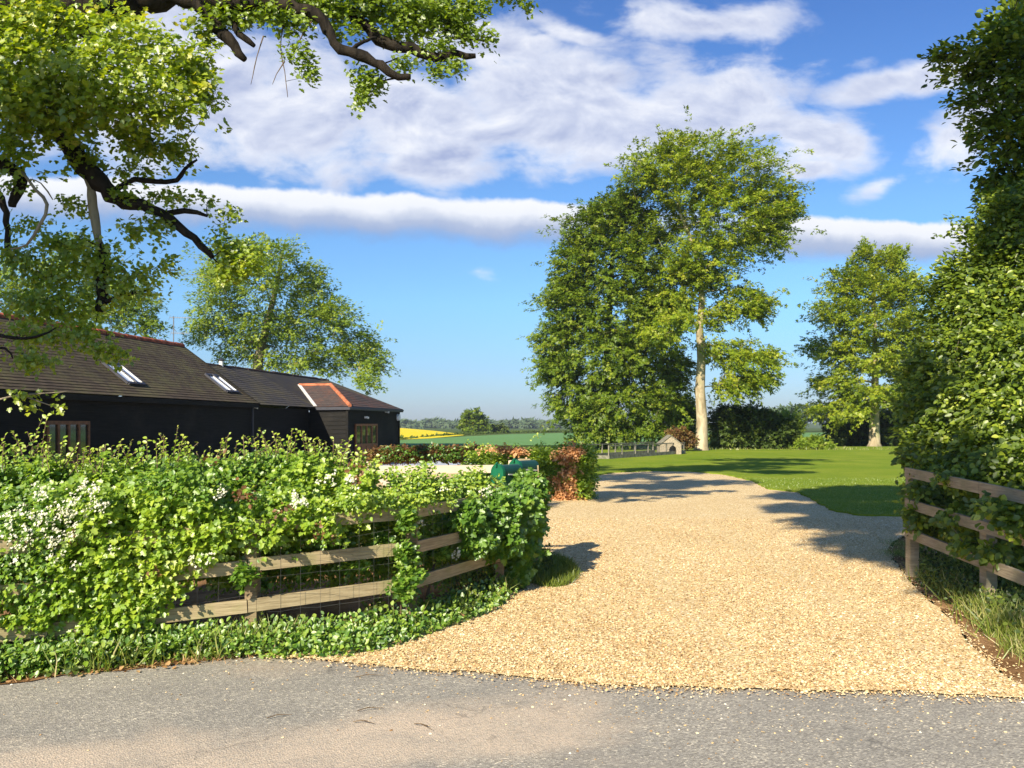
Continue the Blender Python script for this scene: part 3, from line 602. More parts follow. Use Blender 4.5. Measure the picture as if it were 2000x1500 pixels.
# ============================================================ TREES
def tree(name, label, cat, base, trunk_pts, blobs, n, m, L, W, leaf, mat, barkmat, kind='spray', droop=-.05, shell=.3, r0=.5, nb=70, rtr=.4, flat=.25, upn=1., dscale=1., group=None, jit=0, flare=True, power=1., bsides=5, cap=None, ragged=.42):
    th_ = thing(name, tuple(base), label, cat, group)
    C, S = ellipsoids(blobs, dscale)
    if jit: C[:, 1] += R.uniform(-jit, jit, len(C))
    mb = MB(); pts = [np.array(p) for p in trunk_pts]; k = len(pts)
    rr = [rtr*(1-.85*i/(k-1)) for i in range(k)]
    if flare: pts = [pts[0]-np.array([0, 0, .1]), pts[0]+np.array([0, 0, rtr*.7])]+pts[1:]; rr = [rtr*1.65, rtr*1.08]+rr[1:]
    mb.tube(pts, rr, 14); mb.build('trunk', barkmat, th_, True)
    p, nr, al, tone, c = sprays(C, S, n, m, L, W, pts[-2]*[1, 1, .6], shell, droop, upn, flat, power, ragged=ragged)
    pool = []
    for i in range(1, len(pts)):
        for s_ in np.linspace(0, 1, 6): q = pts[i-1]+(pts[i]-pts[i-1])*s_; pool.append((q, rr[i-1]+(rr[i]-rr[i-1])*s_))
    pool = pool[4:]
    tg = list(C)+[c[i] for i in R.choice(len(c), min(nb, len(c)), replace=False)]
    mb = MB(); grow(mb, pool, tg, r0, leaf*.12, bsides, cap=cap); mb.build('branches', barkmat, th_, True)
    scatter('crown', kind, p, nr, al, leaf*(.6+.8*R.rand(len(p))), tone, mat, th_)
    return th_
# tall beech with the long pale trunk
D = 56.
base = P(1370, 881, D)
tree('beech_tree', 'tallest beech with a long pale bare trunk in full sun on the lawn', 'tree', base,
     [base, P(1371, 820, D), P(1367, 760, D), P(1370, 700, D), P(1366, 640, D), P(1371, 590, D), P(1369, 550, D), P(1355, 480, D), P(1330, 420, D), P(1320, 380, D)],
     [(1370, 300, 95, 42, D), (1300, 330, 75, 50, D), (1440, 340, 85, 55, D), (1500, 390, 60, 45, D), (1535, 410, 35, 30, D), (1250, 345, 40, 32, D), (1340, 370, 90, 45, D),
      (1430, 430, 110, 60, D), (1490, 460, 55, 45, D), (1385, 500, 85, 45, D), (1300, 440, 60, 40, D+2), (1370, 545, 60, 30, D), (1445, 590, 55, 40, D), (1480, 600, 30, 28, D), (1310, 590, 55, 32, D),
      (1420, 685, 55, 28, D), (1465, 712, 65, 36, D), (1490, 695, 34, 18, D), (1440, 755, 50, 26, D), (1480, 740, 45, 20, D), (1300, 650, 50, 22, D-3), (1395, 620, 30, 25, D), (1330, 620, 35, 18, D-3), (1340, 530, 50, 30, D)],
     3600, 24, .95, .34, .18, 'beech', 'beechbark', nb=200, rtr=.41, droop=-.12, power=.9, cap=.16)
# the dense beech beside it
D = 58.
base = P(1185, 872, D+3)
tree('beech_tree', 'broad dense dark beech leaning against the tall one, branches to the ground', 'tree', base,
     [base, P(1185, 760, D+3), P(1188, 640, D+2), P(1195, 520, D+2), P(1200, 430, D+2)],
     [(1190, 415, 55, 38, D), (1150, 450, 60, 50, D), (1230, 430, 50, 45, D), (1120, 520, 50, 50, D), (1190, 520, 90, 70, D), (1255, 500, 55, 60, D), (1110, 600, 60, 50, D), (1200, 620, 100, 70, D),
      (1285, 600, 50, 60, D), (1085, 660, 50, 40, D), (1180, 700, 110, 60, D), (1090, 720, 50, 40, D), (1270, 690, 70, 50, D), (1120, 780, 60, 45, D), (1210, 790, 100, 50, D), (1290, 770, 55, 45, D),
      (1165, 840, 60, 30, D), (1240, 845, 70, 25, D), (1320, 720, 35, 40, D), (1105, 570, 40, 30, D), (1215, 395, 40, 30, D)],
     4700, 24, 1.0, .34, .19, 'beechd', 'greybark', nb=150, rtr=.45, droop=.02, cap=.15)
# right beech
D = 68.
base = P(1708, 872, D)
tree('beech_tree', 'medium beech with low spreading branches in front of dark bushes on the right', 'tree', base,
     [base, P(1708, 790, D), P(1710, 720, D), P(1708, 620, D), P(1705, 520, D)],
     [(1690, 520, 30, 40, D), (1745, 510, 28, 32, D), (1640, 550, 32, 30, D), (1700, 570, 65, 40, D), (1765, 570, 45, 40, D), (1630, 610, 50, 30, D), (1700, 640, 80, 40, D), (1780, 640, 45, 40, D),
      (1620, 680, 50, 25, D), (1690, 700, 80, 35, D), (1770, 710, 55, 40, D), (1630, 745, 50, 22, D), (1700, 770, 90, 25, D), (1780, 780, 50, 35, D), (1640, 800, 65, 25, D), (1745, 500, 12, 25, D), (1690, 490, 10, 22, D)],
     2700, 22, 1.2, .38, .21, 'beech', 'beechbark', nb=120, rtr=.42, droop=.05, cap=.15)
# tree behind the barn
D = 58.
base = P(500, 868, D)
tree('lime_tree', 'round spreading tree in fresh yellow-green leaf behind the black barn', 'tree', base,
     [base, P(500, 760, D), P(505, 700, D), P(520, 640, D), P(540, 560, D), P(550, 500, D)],
     [(540, 500, 55, 32, D), (470, 500, 60, 35, D), (420, 540, 45, 40, D), (500, 560, 90, 45, D), (590, 540, 50, 35, D), (610, 580, 50, 40, D), (420, 610, 55, 45, D), (500, 640, 90, 45, D), (600, 630, 80, 45, D),
      (660, 620, 45, 35, D), (690, 670, 50, 40, D), (640, 700, 60, 35, D), (720, 700, 38, 35, D), (725, 745, 30, 25, D), (560, 700, 70, 30, D), (450, 680, 60, 30, D), (400, 650, 30, 30, D)],
     2100, 18, 1.0, .5, .19, 'olive', 'greybark', nb=330, rtr=.5, droop=-.02, r0=.62, jit=2, cap=.2)
D = 52.
base = P(120, 866, D)
tree('ash_tree', 'pale olive tree half hidden by the oak twigs behind the left end of the barn', 'tree', base,
     [base, P(110, 720, D), P(95, 640, D), P(80, 560, D), P(60, 520, D)],
     [(60, 540, 60, 40, D), (150, 520, 60, 35, D), (20, 590, 50, 40, D), (110, 600, 70, 40, D), (210, 580, 60, 50, D), (270, 600, 45, 40, D), (290, 640, 30, 25, D), (220, 640, 60, 30, D), (-50, 560, 60, 60, D), (150, 480, 40, 15, D)],
     900, 18, 1.0, .5, .19, 'olive', 'palebark', nb=200, rtr=.4, r0=.6, cap=.14)
# distance: a lone round tree, a dark bush, hedgerows, woods
D = 190.
base = P(925, 850, D)
tree('field_tree', 'lone round tree standing in the field between yellow and green crops', 'tree', base, [base, P(925, 838, D), P(925, 815, D)],
     [(925, 812, 20, 13, D), (912, 822, 14, 14, D), (936, 824, 14, 14, D), (925, 834, 24, 14, D), (948, 838, 9, 9, D)], 420, 10, .8, .5, .6, 'beechd', 'greybark', 'spray', nb=10, rtr=.4)
base = P(972, 849, D+5)
tree('round_bush', 'small dark round bush right of the lone field tree', 'bush', base, [base, P(972, 845, D+5), P(972, 838, D+5)],
     [(972, 838, 15, 9, D+5), (983, 840, 8, 8, D+5)], 160, 10, .6, .4, .5, 'dark', 'greybark', 'spray', nb=4, rtr=.3)
def mass(name, specs, n, m, L, W, leaf, mat, kind='stuff', **kw):
    C, S = ellipsoids(specs); p, nr, al, tone, c = sprays(C, S, n, m, L, W, None, **kw)
    o = scatter(name, 'spray', p, nr, al, leaf*(.6+.8*R.rand(len(p))), tone, mat); return tag(o, kind=kind)
rs = np.random.RandomState(5)
sp = [(px, 829+rs.uniform(-2, 2), rs.uniform(7, 16), rs.uniform(3, 7), rs.uniform(520, 760), 10) for px in np.arange(770, 1180, 7)]
sp += [(px, 828+rs.uniform(-3, 1), 12, rs.uniform(3, 7), rs.uniform(520, 700), 10) for px in np.arange(-100, 770, 14)]
mass('distant_woods', sp, 5000, 8, 4, 2.5, 3.0, 'far')
sp = [(px, 818+rs.uniform(-3, 3)-14*math.exp(-((px-1600)/90)**2), rs.uniform(10, 18), rs.uniform(10, 15), 250, 6) for px in np.arange(1480, 1800, 10)]
mass('right_woods', sp, 1800, 10, 2.4, 1.4, 1.3, 'far')
sp = [(px, np.interp(px, [600, 785, 905, 1000, 1130], [861, 857.5, 849, 845.5, 843]), 8, rs.uniform(1.2, 2.6), np.interp(px, [600, 785, 905, 1000, 1130], [95, 108, 160, 205, 240]), 1.0) for px in np.arange(600, 1180, 5) if not 806 < px < 824]
mass('field_hedgerow', sp, 1500, 8, .6, .4, .5, 'dark')
# bushes behind the lawn
def bush(name, label, specs, n, m, L, W, leaf, mat, kind='spray', cat='bush', stems='twig', ns=26, droop=.1, **kw):
    C, S = ellipsoids(specs); b = C.mean(0); b[2] = 0
    t_ = thing(name, tuple(b), label, cat)
    p, nr, al, tone, c = sprays(C, S, n, m, L, W, b, droop=droop, **kw)
    p[:, 2] = np.maximum(p[:, 2], .01+.06*R.rand(len(p)))
    mb = MB(); grow(mb, [(np.array([q[0]*.85+b[0]*.15, q[1], .0]), .06) for q in C], [c[i] for i in R.choice(len(c), min(ns, len(c)), replace=False)], .6, leaf*.06, 4); mb.build('stems', stems, t_)
    scatter('foliage', kind, p, nr, al, leaf*(.6+.8*R.rand(len(p))), tone, mat, t_); return t_
bush('laurel_bush', 'large dark green bush just right of the tall pale trunk', [(1420, 840, 40, 42, 60), (1460, 835, 45, 42, 60), (1500, 845, 45, 40, 60), (1430, 810, 30, 18, 60), (1530, 850, 30, 32, 60), (1490, 815, 35, 14, 60)], 1300, 14, .7, .4, .22, 'dark')
bush('hawthorn_bush', 'olive bush with rounded top at the lawn edge left of the open field view', [(1540, 830, 26, 26, 61), (1510, 860, 25, 22, 61), (1545, 860, 22, 22, 61)], 420, 14, .6, .4, .2, 'olive')
bush('low_shrub', 'low straggly shrub below the gap showing the green field', [(1580, 868, 26, 13, 58), (1610, 872, 22, 9, 58), (1595, 858, 14, 8, 58)], 260, 12, .4, .3, .15, 'olive')
bush('yew_bush', 'almost black bush behind the medium beech trunk', [(1650, 845, 40, 30, 72), (1690, 840, 40, 35, 72), (1735, 840, 45, 38, 72), (1780, 840, 45, 40, 72)], 900, 14, .9, .5, .28, 'dark')
bush('copper_bush', 'small reddish bush behind the stone kennel', [(1325, 850, 22, 14, 54), (1345, 862, 14, 14, 54)], 260, 12, .4, .3, .14, 'redd')
bush('elder_bush', 'pale green bush between dense beech and the pale trunk', [(1325, 800, 32, 32, 63), (1345, 820, 20, 35, 63), (1300, 830, 24, 24, 63)], 420, 14, .6, .4, .2, 'olive')

# ============================================================ KENNEL AND PEN
g0 = G(1189, 898); g1 = G(1338, 887)
pen = thing('dog_run', tuple(g0), 'low wire run with a pale board base under the dense beech', 'pen')
dv = g1-g0; ln = np.linalg.norm(dv); du = dv/ln; dn = np.array([-du[1], du[0], 0])*1
if dn[1] < 0: dn = -dn
mb = MB(); mb.board(g0+[0, 0, .11], g1+[0, 0, .11], .22, .08); mb.board(g0+dn*2+[0, 0, .11], g1+dn*2+[0, 0, .11], .22, .08); mb.board(g0+[0, 0, .11], g0+dn*2+[0, 0, .11], .21, .07); mb.build('base_board', 'concrete', pen)
for i, fr in enumerate((0, .15, .31, .47, .72, .98)):
    for dd_ in (0, 2):
        q = g0+du*ln*fr+dn*dd_; mb = MB(); mb.board(q, q+[0, 0, .72], .06, .06, du); mb.build('post', 'pet', pen)
mb = MB()
for dd_ in (0, 2): mb.board(g0+dn*dd_+[0, 0, .70], g1+dn*dd_+[0, 0, .70], .05, .05)
mb.build('rail', 'pet', pen)
mb = MB()
for i in range(int(ln/.12)): q = g0+du*(i*.12); mb.tube([q+[0, 0, .2], q+[0, 0, .7]], .004, 3, False)
for k in range(5): mb.tube([g0+[0, 0, .25+k*.1], g1+[0, 0, .25+k*.1]], .004, 3, False)
mb.build('wire_mesh', 'metal', pen)
kb = G(1313, 886)+np.array([.1, 1.0, 0]); kb = np.array([kb[0]*48/kb[1], 48, 0])
ken = thing('kennel', tuple(kb), 'small gabled stone kennel with dark arched opening in the run', 'kennel')
hw, wh, gh, dp = .62, .62, 1.18, 1.1
def kenf(y):   # gable wall with an arched opening
    arch = [(.2*math.cos(a)*1.05+.12, .30+.24*math.sin(a)) for a in np.linspace(0, math.pi, 13)]
    return arch
mb = MB(); arch = kenf(0); a0 = [( .33, 0)]+arch+[(-.09, 0)]
outer = [(hw, 0), (hw, wh), (0, gh), (-hw, wh), (-hw, 0)]
poly = outer+[(-.09, 0)]+list(reversed(arch))+[(.33, 0)]
mb.face([(kb[0]+x, kb[1], z) for x, z in poly])
mb.face([(kb[0]+x, kb[1]+dp, z) for x, z in reversed(outer)])
for s_ in (-1, 1): mb.face([(kb[0]+s_*hw, kb[1], 0), (kb[0]+s_*hw, kb[1]+dp, 0), (kb[0]+s_*hw, kb[1]+dp, wh), (kb[0]+s_*hw, kb[1], wh)])
for i in range(len(a0)-1): (x0, z0), (x1, z1) = a0[i], a0[i+1]; mb.face([(kb[0]+x0, kb[1], z0), (kb[0]+x1, kb[1], z1), (kb[0]+x1, kb[1]+.12, z1), (kb[0]+x0, kb[1]+.12, z0)])
mb.build('wall', 'stone', ken)
mb = MB()
for s_ in (-1, 1): mb.board((kb[0]+s_*(hw+.06)/2, kb[1]-.06, (wh-.08+gh+.04)/2), (kb[0]+s_*(hw+.06)/2, kb[1]+dp+.05, (wh-.08+gh+.04)/2), .04, .9, (s_*.62, 0, .78))
mb.build('roof', 'pet', ken)

# ============================================================ BEECH HEDGE BY THE DRIVE
hz_ = 18.8
hsp = [(px, 922, 26, 52, hz_+.3, .5) for px in range(1052, 1140, 14)]+[(1140, 900, 25, 32, hz_+.3, .5), (1142, 940, 23, 36, hz_+.3, .5), (1135, 955, 24, 24, hz_+.1, .5), (1146, 890, 18, 22, hz_+.3, .5)]
hsp += [(px, 915, 26, 42, hz_+.7, .5) for px in range(930, 1050, 18)]
hdg = bush('beech_hedge', 'clipped beech hedge with a coppery brown streak ending by the gravel drive', hsp, 4600, 7, .16, .10, .060, 'hedge', 'oval', 'hedge', ns=120)
rsp = [(1112, 895, 9, 18, hz_-.12, .12), (1108, 918, 11, 15, hz_-.14, .12), (1112, 940, 9, 16, hz_-.14, .12), (1104, 960, 12, 14, hz_-.12, .12), (1122, 880, 9, 10, hz_-.1, .12), (1085, 934, 10, 5, hz_-.14, .1), (1118, 970, 12, 7, hz_-.1, .12), (1080, 973, 18, 5, hz_-.15, .12), (1095, 890, 10, 6, hz_-.12, .1),
       (1010, 880, 18, 6, hz_+.25, .12), (975, 876, 18, 4, hz_+.25, .15)]
C, S = ellipsoids(rsp); p, nr, al, tone, c = sprays(C, S*[1.7, 1, 1.3], 700, 5, .14, .10, [0, 30, .5], shell=.0, ragged=.7)
scatter('brown_leaves', 'oval', p, nr, al, .062*(.6+.8*R.rand(len(p))), tone, 'red', hdg)
C, S = ellipsoids([(px, 886, 22, 16, 24.2, .3) for px in range(760, 935, 24)]); p, nr, al, tone, c = sprays(C, S, 240, 7, .2, .12)
scatter('green_leaves', 'oval', p, nr, al, .07*(.6+.8*R.rand(len(p))), tone*.6, 'thorn', hdg)
hsp = [(px, 888, 24, 16, 24.5, .4) for px in range(745, 935, 17)]
bush('dark_hedge', 'low dark reddish hedge in front of the black barn end', hsp, 900, 9, .25, .15, .09, 'redd', 'oval', 'hedge', ns=110, power=.6)

# ============================================================ LEFT FENCE
fpx = np.array([-700, -300, 0, 240, 450, 700, 800, 890, 970, 1010, 1042]); fdp = np.array([4.9, 5.3, 5.75, 6.0, 6.25, 6.55, 6.95, 7.65, 8.3, 9.1, 10.0])
def fd(px): return float(np.interp(px, fpx, fdp))
def FP(px, z): d_ = fd(px); return np.array([(px-1000)/F*d_, d_, z])
def fz(px): return float(np.interp(px, [-300, 0, 700, 1040], [-.05, -.03, .09, .10]))
fen = thing('rail_fence', tuple(FP(480, 0)), 'weathered three-rail timber fence curving left of the drive', 'fence')
ppx = [-700, -330, 93, 483, 798, 972, 1040]
for i, px in enumerate(ppx):
    q = FP(px, 0); q = q+np.array([.02, .07, 0]); mb = MB(); mb.board(q-[0, 0, .1], q+[0, 0, .92+fz(px)], .11, .09, (0, 1, 0)); mb.build('post', 'post', fen)
for h_ in (.27, .57, .87):
    for i in range(len(ppx)-1):
        a, b = ppx[i], ppx[i+1]; A_ = FP(a, h_+fz(a)+R.normal(0, .006)); B_ = FP(b, h_+fz(b)+R.normal(0, .006))
        mb = MB(); dirn = nz(B_-A_); mb.board(A_+dirn*.003, B_-dirn*.003, .10, .035); mb.build('rail', 'rail', fen)
mb = MB()
xs = np.arange(-300, 1040, 1.0); acc = 0; prev = FP(-300, 0)
cols = []
for px in xs:
    q = FP(px, 0)
    if np.linalg.norm(q-prev) > .15: cols.append(px); prev = q
for px in cols: q = FP(px, fz(px))+[0, .03, 0]; mb.tube([q+[0, 0, .02], q+[0, 0, .92]], .0012, 3, False)
for k in range(7):
    z = .06+k*.135; mb.tube([FP(px, z+fz(px)+R.normal(0, .006))+[0, .03, 0] for px in cols], .0012, 3, False)
mb.build('wire_mesh', 'metal', fen)
# gate behind the hedge
ga, gb = P(724, 918, 9.6), P(1000, 920, 9.9)
gate = thing('field_gate', (ga[0], ga[1], 0), 'pale timber five-bar gate standing open behind the hedge', 'gate')
gz = ga[2]
def gp(fr, z): q = ga+(gb-ga)*fr; return np.array([q[0], q[1], z])
for z, hgt in ((gz, .095), (gz-.27, .075), (gz-.50, .075), (gz-.70, .075), (gz-.88, .075)): mb = MB(); mb.board(gp(.02, z), gp(.98, z), hgt, .03); mb.build('rail', 'gate', gate)
for fr in (0, 1): mb = MB(); mb.board(gp(fr, .12), gp(fr, gz+.10), .09, .07, BU); mb.build('stile', 'gate', gate)
mb = MB(); mb.board(gp(.05, gz-.04)+[0, -.035, 0], gp(.5, gz-.88)+[0, -.035, 0], .08, .03); mb.build('brace', 'gate', gate)
# posts and the two letter boxes
q = P(1024, 905, 9.9)
mp = thing('gate_post', (q[0], q[1]+.1, 0), 'thick wooden gate post behind the two green letter boxes', 'post')
mb = MB(); mb.board((q[0], q[1]+.1, 0), (q[0], q[1]+.1, q[2]+.02), .17, .17, (0, 1, 0)); mb.build('post', 'post', mp)
mb = MB(); mb.board((q[0], q[1]+.1, q[2]+.02), (q[0], q[1]+.1, q[2]+.05), .15, .15, (0, 1, 0)); mb.build('cap', 'rail', mp)
mb = MB(); mb.board((q[0]+.13, q[1]-.05, 0), (q[0]+.13, q[1]-.05, q[2]-.02), .10, .08, (0, 1, 0)); mb.build('batten', 'rail', mp)
mb = MB(); mb.board(P(962, 948, 9.2), P(1032, 948, 9.75), .03, .16); mb.build('shelf', 'post', mp)
def mailbox(px, py, d_, label):
    c = P(px, py, d_)      # centre of the bottom edge of the door
    ax = nz(np.array([.62, .78, 0])); sd = np.array([ax[1], -ax[0], 0]); W_, Hs, L_ = .085, .115, .36
    o = thing('letter_box', tuple(c), label, 'mailbox')
    prof = [(-W_, 0), (-W_, Hs)]+[(-W_*math.cos(a), Hs+W_*math.sin(a)*1.05) for a in np.linspace(.25, math.pi-.25, 9)]+[(W_, Hs), (W_, 0)]
    def q_(x, z, y): return c+sd*x+ax*y+np.array([0, 0, z])
    mb = MB(); n = len(prof)
    for i in range(n): a, b = prof[i], prof[(i+1) % n]; mb.face([q_(a[0], a[1], .012), q_(b[0], b[1], .012), q_(b[0], b[1], L_), q_(a[0], a[1], L_)])
    mb.face([q_(a[0], a[1], L_) for a in prof]); mb.build('body', 'greend', o)
    g = 1.07; mb = MB(); mb.face([q_(a[0]*g, a[1]*g, -.012) for a in prof])
    for i in range(n): a, b = prof[i], prof[(i+1) % n]; mb.face([q_(a[0]*g, a[1]*g, -.012), q_(b[0]*g, b[1]*g, -.012), q_(b[0]*g, b[1]*g, .03), q_(a[0]*g, a[1]*g, .03)])
    dr_ = mb.build('door', 'green', o)
    mb = MB(); mb.board(q_(0, .205, -.03), q_(0, .225, .0), .03, .02, tuple(ax)); mb.board(q_(0, .19, -.025), q_(0, .21, -.025), .025, .02, tuple(ax)); mb.build('handle', 'green', dr_)
    mb = MB(); mb.board(q_(-.045, .05, -.015), q_(.045, .05, -.015), .012, .006); mb.build('ledge', 'greend', dr_)
    mb = MB(); mb.board(q_(W_+.008, .10, .08), q_(W_+.008, .085, .30), .014, .006); mb.build('flag', 'lead', o)
    return o
mailbox(972, 944, 9.2, 'green letter box nearest the camera at the fence corner')
mailbox(1006, 934, 9.6, 'second green letter box, partly behind the first and against the post')

# ============================================================ MIXED HEDGE OVER THE LEFT FENCE
def fb_(px, py, rx, ry, off, rd): return (px, py, rx, ry, fd(px)+off, rd)
hs = []
rs = np.random.RandomState(11)
top = lambda px: np.interp(px, [-300, 0, 60, 150, 260, 360, 410, 460, 560, 650, 700, 730], [905, 905, 885, 912, 893, 892, 905, 890, 882, 890, 903, 918])
bot = lambda px: np.interp(px, [-300, 0, 430, 480, 700, 760], [1120, 1140, 1130, 1085, 1020, 990])
for px in range(-260, 725, 38):
    t_, b_ = top(px), bot(px)
    yy = t_+38
    while yy < b_-20:
        hs.append(fb_(px+rs.uniform(-12, 12), yy, 44, 44, .28+.30*(yy < t_+90)+rs.uniform(-.08, .1), .26)); yy += 52
    hs.append(fb_(px, t_+60, 40, 50, .9, .4))
for px, py, rx, ry in ((60, 1050, 70, 60), (20, 1130, 60, 60), (120, 1120, 70, 70), (90, 1180, 70, 45), (200, 1090, 80, 80), (230, 1170, 80, 60), (300, 1060, 80, 70), (300, 1140, 60, 55), (262, 1200, 45, 40), (380, 1065, 45, 45),
                       (420, 1030, 60, 50), (510, 1020, 60, 45), (600, 1010, 50, 35), (200, 1220, 50, 50), (250, 1260, 45, 30), (60, 1210, 60, 20), (-60, 1150, 70, 70), (150, 1000, 80, 60), (640, 1040, 30, 20), (340, 960, 90, 60)):
    hs.append(fb_(px, py, rx, ry, .02, .17))
C, S = ellipsoids(hs); base = FP(350, 0)+[0, .4, 0]
hedge = thing('mixed_hedge', tuple(base), 'overgrown bright green hedge with white blossom spilling over the rail fence', 'hedge')
ax = np.array([-2.4, 8.5, .4])
p, nr, al, tone, c = sprays(C, S, 9500, 10, .15, .075, ax, shell=.25, droop=.05, upn=.7, flat=.35)
nr += np.array([-.2, -.6, .35])*.7
zone = .5+.5*np.sin(p[:, 0]*2.3+1.0)*np.cos(p[:, 2]*3.1+p[:, 0]*.8)
tone = tone*.65+.35*zone
lob = R.rand(len(p)) < (.35+.55*(zone > .45))
scatter('foliage', 'lobed', p[lob], nr[lob], al[lob], .041*(.6+.8*R.rand(lob.sum())), tone[lob], 'hedge', hedge)
scatter('foliage', 'oval', p[~lob], nr[~lob], al[~lob], .032*(.6+.8*R.rand((~lob).sum())), tone[~lob], 'thorn', hedge)
mb = MB(); grow(mb, [(FP(px, .05)+[0, .25, 0], .02) for px in range(-250, 760, 45)], [c[i] for i in R.choice(len(c), 420, replace=False)], .7, .0025, 4); mb.build('stems', 'twig', hedge)
# upright shoots on the hedge top
pp, nn, aa, tt = [], [], [], []; mb = MB()
def shoot(p0, l, lean):
    d0 = nz(np.array([lean[0], lean[1], 1.])); n_ = int(l/.022); ptsl = []
    for i in range(n_+1):
        f = i/n_; q = p0+d0*l*f+np.array([lean[0], lean[1], 0])*l*.35*f*f; ptsl.append(q)
        for s_ in (1,):
            a = i*2.4; o = np.array([math.cos(a), math.sin(a), .7]); pp.append(q); aa.append(o+R.normal(0, .2, 3)); nn.append(np.array([-.2, -.5, .8])+R.normal(0, .4, 3)); tt.append(.5+.5*f*R.rand())
    mb.tube(ptsl[::2]+[ptsl[-1]], .0035, 4, False)
for i in range(170):
    px = R.uniform(-60, 735); dd = fd(px)+R.uniform(.3, 1.0); l = R.uniform(.08, .26)
    shoot(P(px, top(px)+R.uniform(2, 30), dd), l, R.normal(0, .3, 2))
for px, l in ((58, .30), (80, .34), (95, .22), (45, .2), (340, .28), (350, .2), (460, .22), (545, .2), (565, .22), (598, .22), (650, .17), (510, .2), (440, .18)):
    shoot(P(px, top(px)+5, fd(px)+.5), l, R.normal(0, .25, 2))
pp, nn, aa, tt = map(np.array, (pp, nn, aa, tt))
scatter('shoots', 'oval', pp, nn, aa, .036*(.5+.8*R.rand(len(pp))), tt, 'hedge', hedge); mb.build('shoot_stems', 'twig', hedge)
dl = np.concatenate([P(a, b, fd(a)-.14)+R.normal(0, .035, (k_, 3)) for a, b, k_ in ((472, 962, 26), (480, 972, 14), (560, 1000, 16), (640, 1045, 20), (150, 1055, 10), (700, 915, 24), (690, 940, 14), (620, 1040, 18), (300, 1120, 8), (420, 905, 8))])
scatter('brown_leaves', 'oval', dl, np.array([-.3, -.6, .5])+R.normal(0, .5, (len(dl), 3)), R.normal(size=(len(dl), 3)), .034*(.5+R.rand(len(dl))), R.rand(len(dl))*.6, 'redd', hedge)
# blossom
bsp = []
for px, py, r_, k in ((15, 1030, 38, 16), (60, 1010, 45, 14), (110, 1000, 40, 12), (140, 1025, 40, 14), (110, 1050, 30, 14), (170, 960, 22, 14), (150, 985, 42, 16), (200, 990, 18, 9), (110, 1085, 12, 10), (75, 960, 18, 6), (390, 1095, 18, 8), (575, 970, 16, 7), (580, 975, 18, 5), (430, 965, 14, 5), (650, 940, 22, 6), (690, 935, 14, 5), (220, 1075, 12, 3), (140, 1105, 8, 3), (40, 1065, 20, 8)):
    for i in range(k):
        qx, qy = px+R.normal(0, r_*.6), py+R.normal(0, r_*.4); cc = P(qx, qy, fd(qx)-.16+R.normal(0, .04)); m_ = R.randint(4, 9)
        bsp.append(cc+R.normal(0, .013, (m_, 3)))
bsp = np.concatenate(bsp); n_ = len(bsp)
scatter('blossom', 'flower', bsp, np.array([-.3, -.7, .6])+R.normal(0, .35, (n_, 3)), R.normal(size=(n_, 3)), .025*(.6+.6*R.rand(n_)), R.rand(n_), 'blossom', hedge)

# lower hedge right part and the clump at the fence corner
hs = [fb_(px, np.interp(px, [700, 1000], [958, 958])+rs.uniform(-6, 6), 30, 20, .25, .2) for px in range(785, 960, 22)]+[fb_(px, 943, 26, 15, .35, .15) for px in range(785, 960, 24)]+[fb_(735, 972, 26, 14, .25, .15), fb_(765, 965, 20, 16, .25, .15)]
hs += [fb_(px, 978, 28, 12, .05, .10) for px in range(690, 870, 22)]+[fb_(765, 928, 12, 14, .4, .15), fb_(815, 928, 26, 20, .4, .2), fb_(835, 908, 12, 9, .4, .15), fb_(925, 928, 16, 22, .35, .15), fb_(900, 938, 16, 12, .35, .15)]+[fb_(px, 1085, 40, 60, .75, .22) for px in range(440, 1000, 35)]+[fb_(px, 1020, 34, 40, .6, .15) for px in range(640, 1000, 26)]
C, S = ellipsoids(hs)
h2 = thing('bramble_hedge', tuple(FP(820, 0)+[0, .3, 0]), 'lower rambling hedge along the top rail in front of the pale gate', 'hedge')
p, nr, al, tone, c = sprays(C, S, 3600, 9, .15, .08, [-.9, 8.6, .6], shell=.2, upn=.7, flat=.35); nr += np.array([-.2, -.6, .35])*.7
scatter('foliage', 'oval', p, nr, al, .034*(.6+.8*R.rand(len(p))), tone, 'hedge', h2)
mb = MB(); grow(mb, [(FP(px, .05)+[0, .2, 0], .012) for px in range(700, 960, 25)], [c[i] for i in R.choice(len(c), 150, replace=False)], .7, .0025, 4); mb.build('stems', 'twig', h2)
hs = [(1000, 985, 45, 42, 8.6, .25), (960, 1000, 50, 40, 8.15, .2), (910, 1010, 35, 32, 7.7, .16), (1020, 1020, 38, 45, 8.8, .3), (970, 1050, 50, 34, 8.2, .2), (1030, 960, 30, 32, 9.3, .3), (1040, 1000, 22, 40, 9.4, .3), (1010, 1070, 32, 26, 8.6, .2), (930, 1055, 35, 20, 7.8, .16), (1005, 1110, 30, 28, 8.6, .2), (1030, 938, 18, 12, 9.2, .15)]
C, S = ellipsoids(hs)
h3 = thing('corner_bush', (C[:, 0].mean(), C[:, 1].mean(), 0), 'glossy green climber covering the fence corner under the letter boxes', 'bush')
p, nr, al, tone, c = sprays(C, S, 1900, 9, .13, .075, [0.1, 9.6, .5], shell=.45, upn=.6, flat=.35, droop=-.1); nr += np.array([-.2, -.6, .35])*.7
scatter('foliage', 'lobed', p, nr, al, .055*(.6+.8*R.rand(len(p))), tone*.8, 'thorn', h3)
mb = MB(); grow(mb, [(np.array([.05*k, 8.6+.2*k, 0]), .02) for k in range(6)], [c[i] for i in R.choice(len(c), 90, replace=False)], .7, .003, 4); mb.build('stems', 'twig', h3)
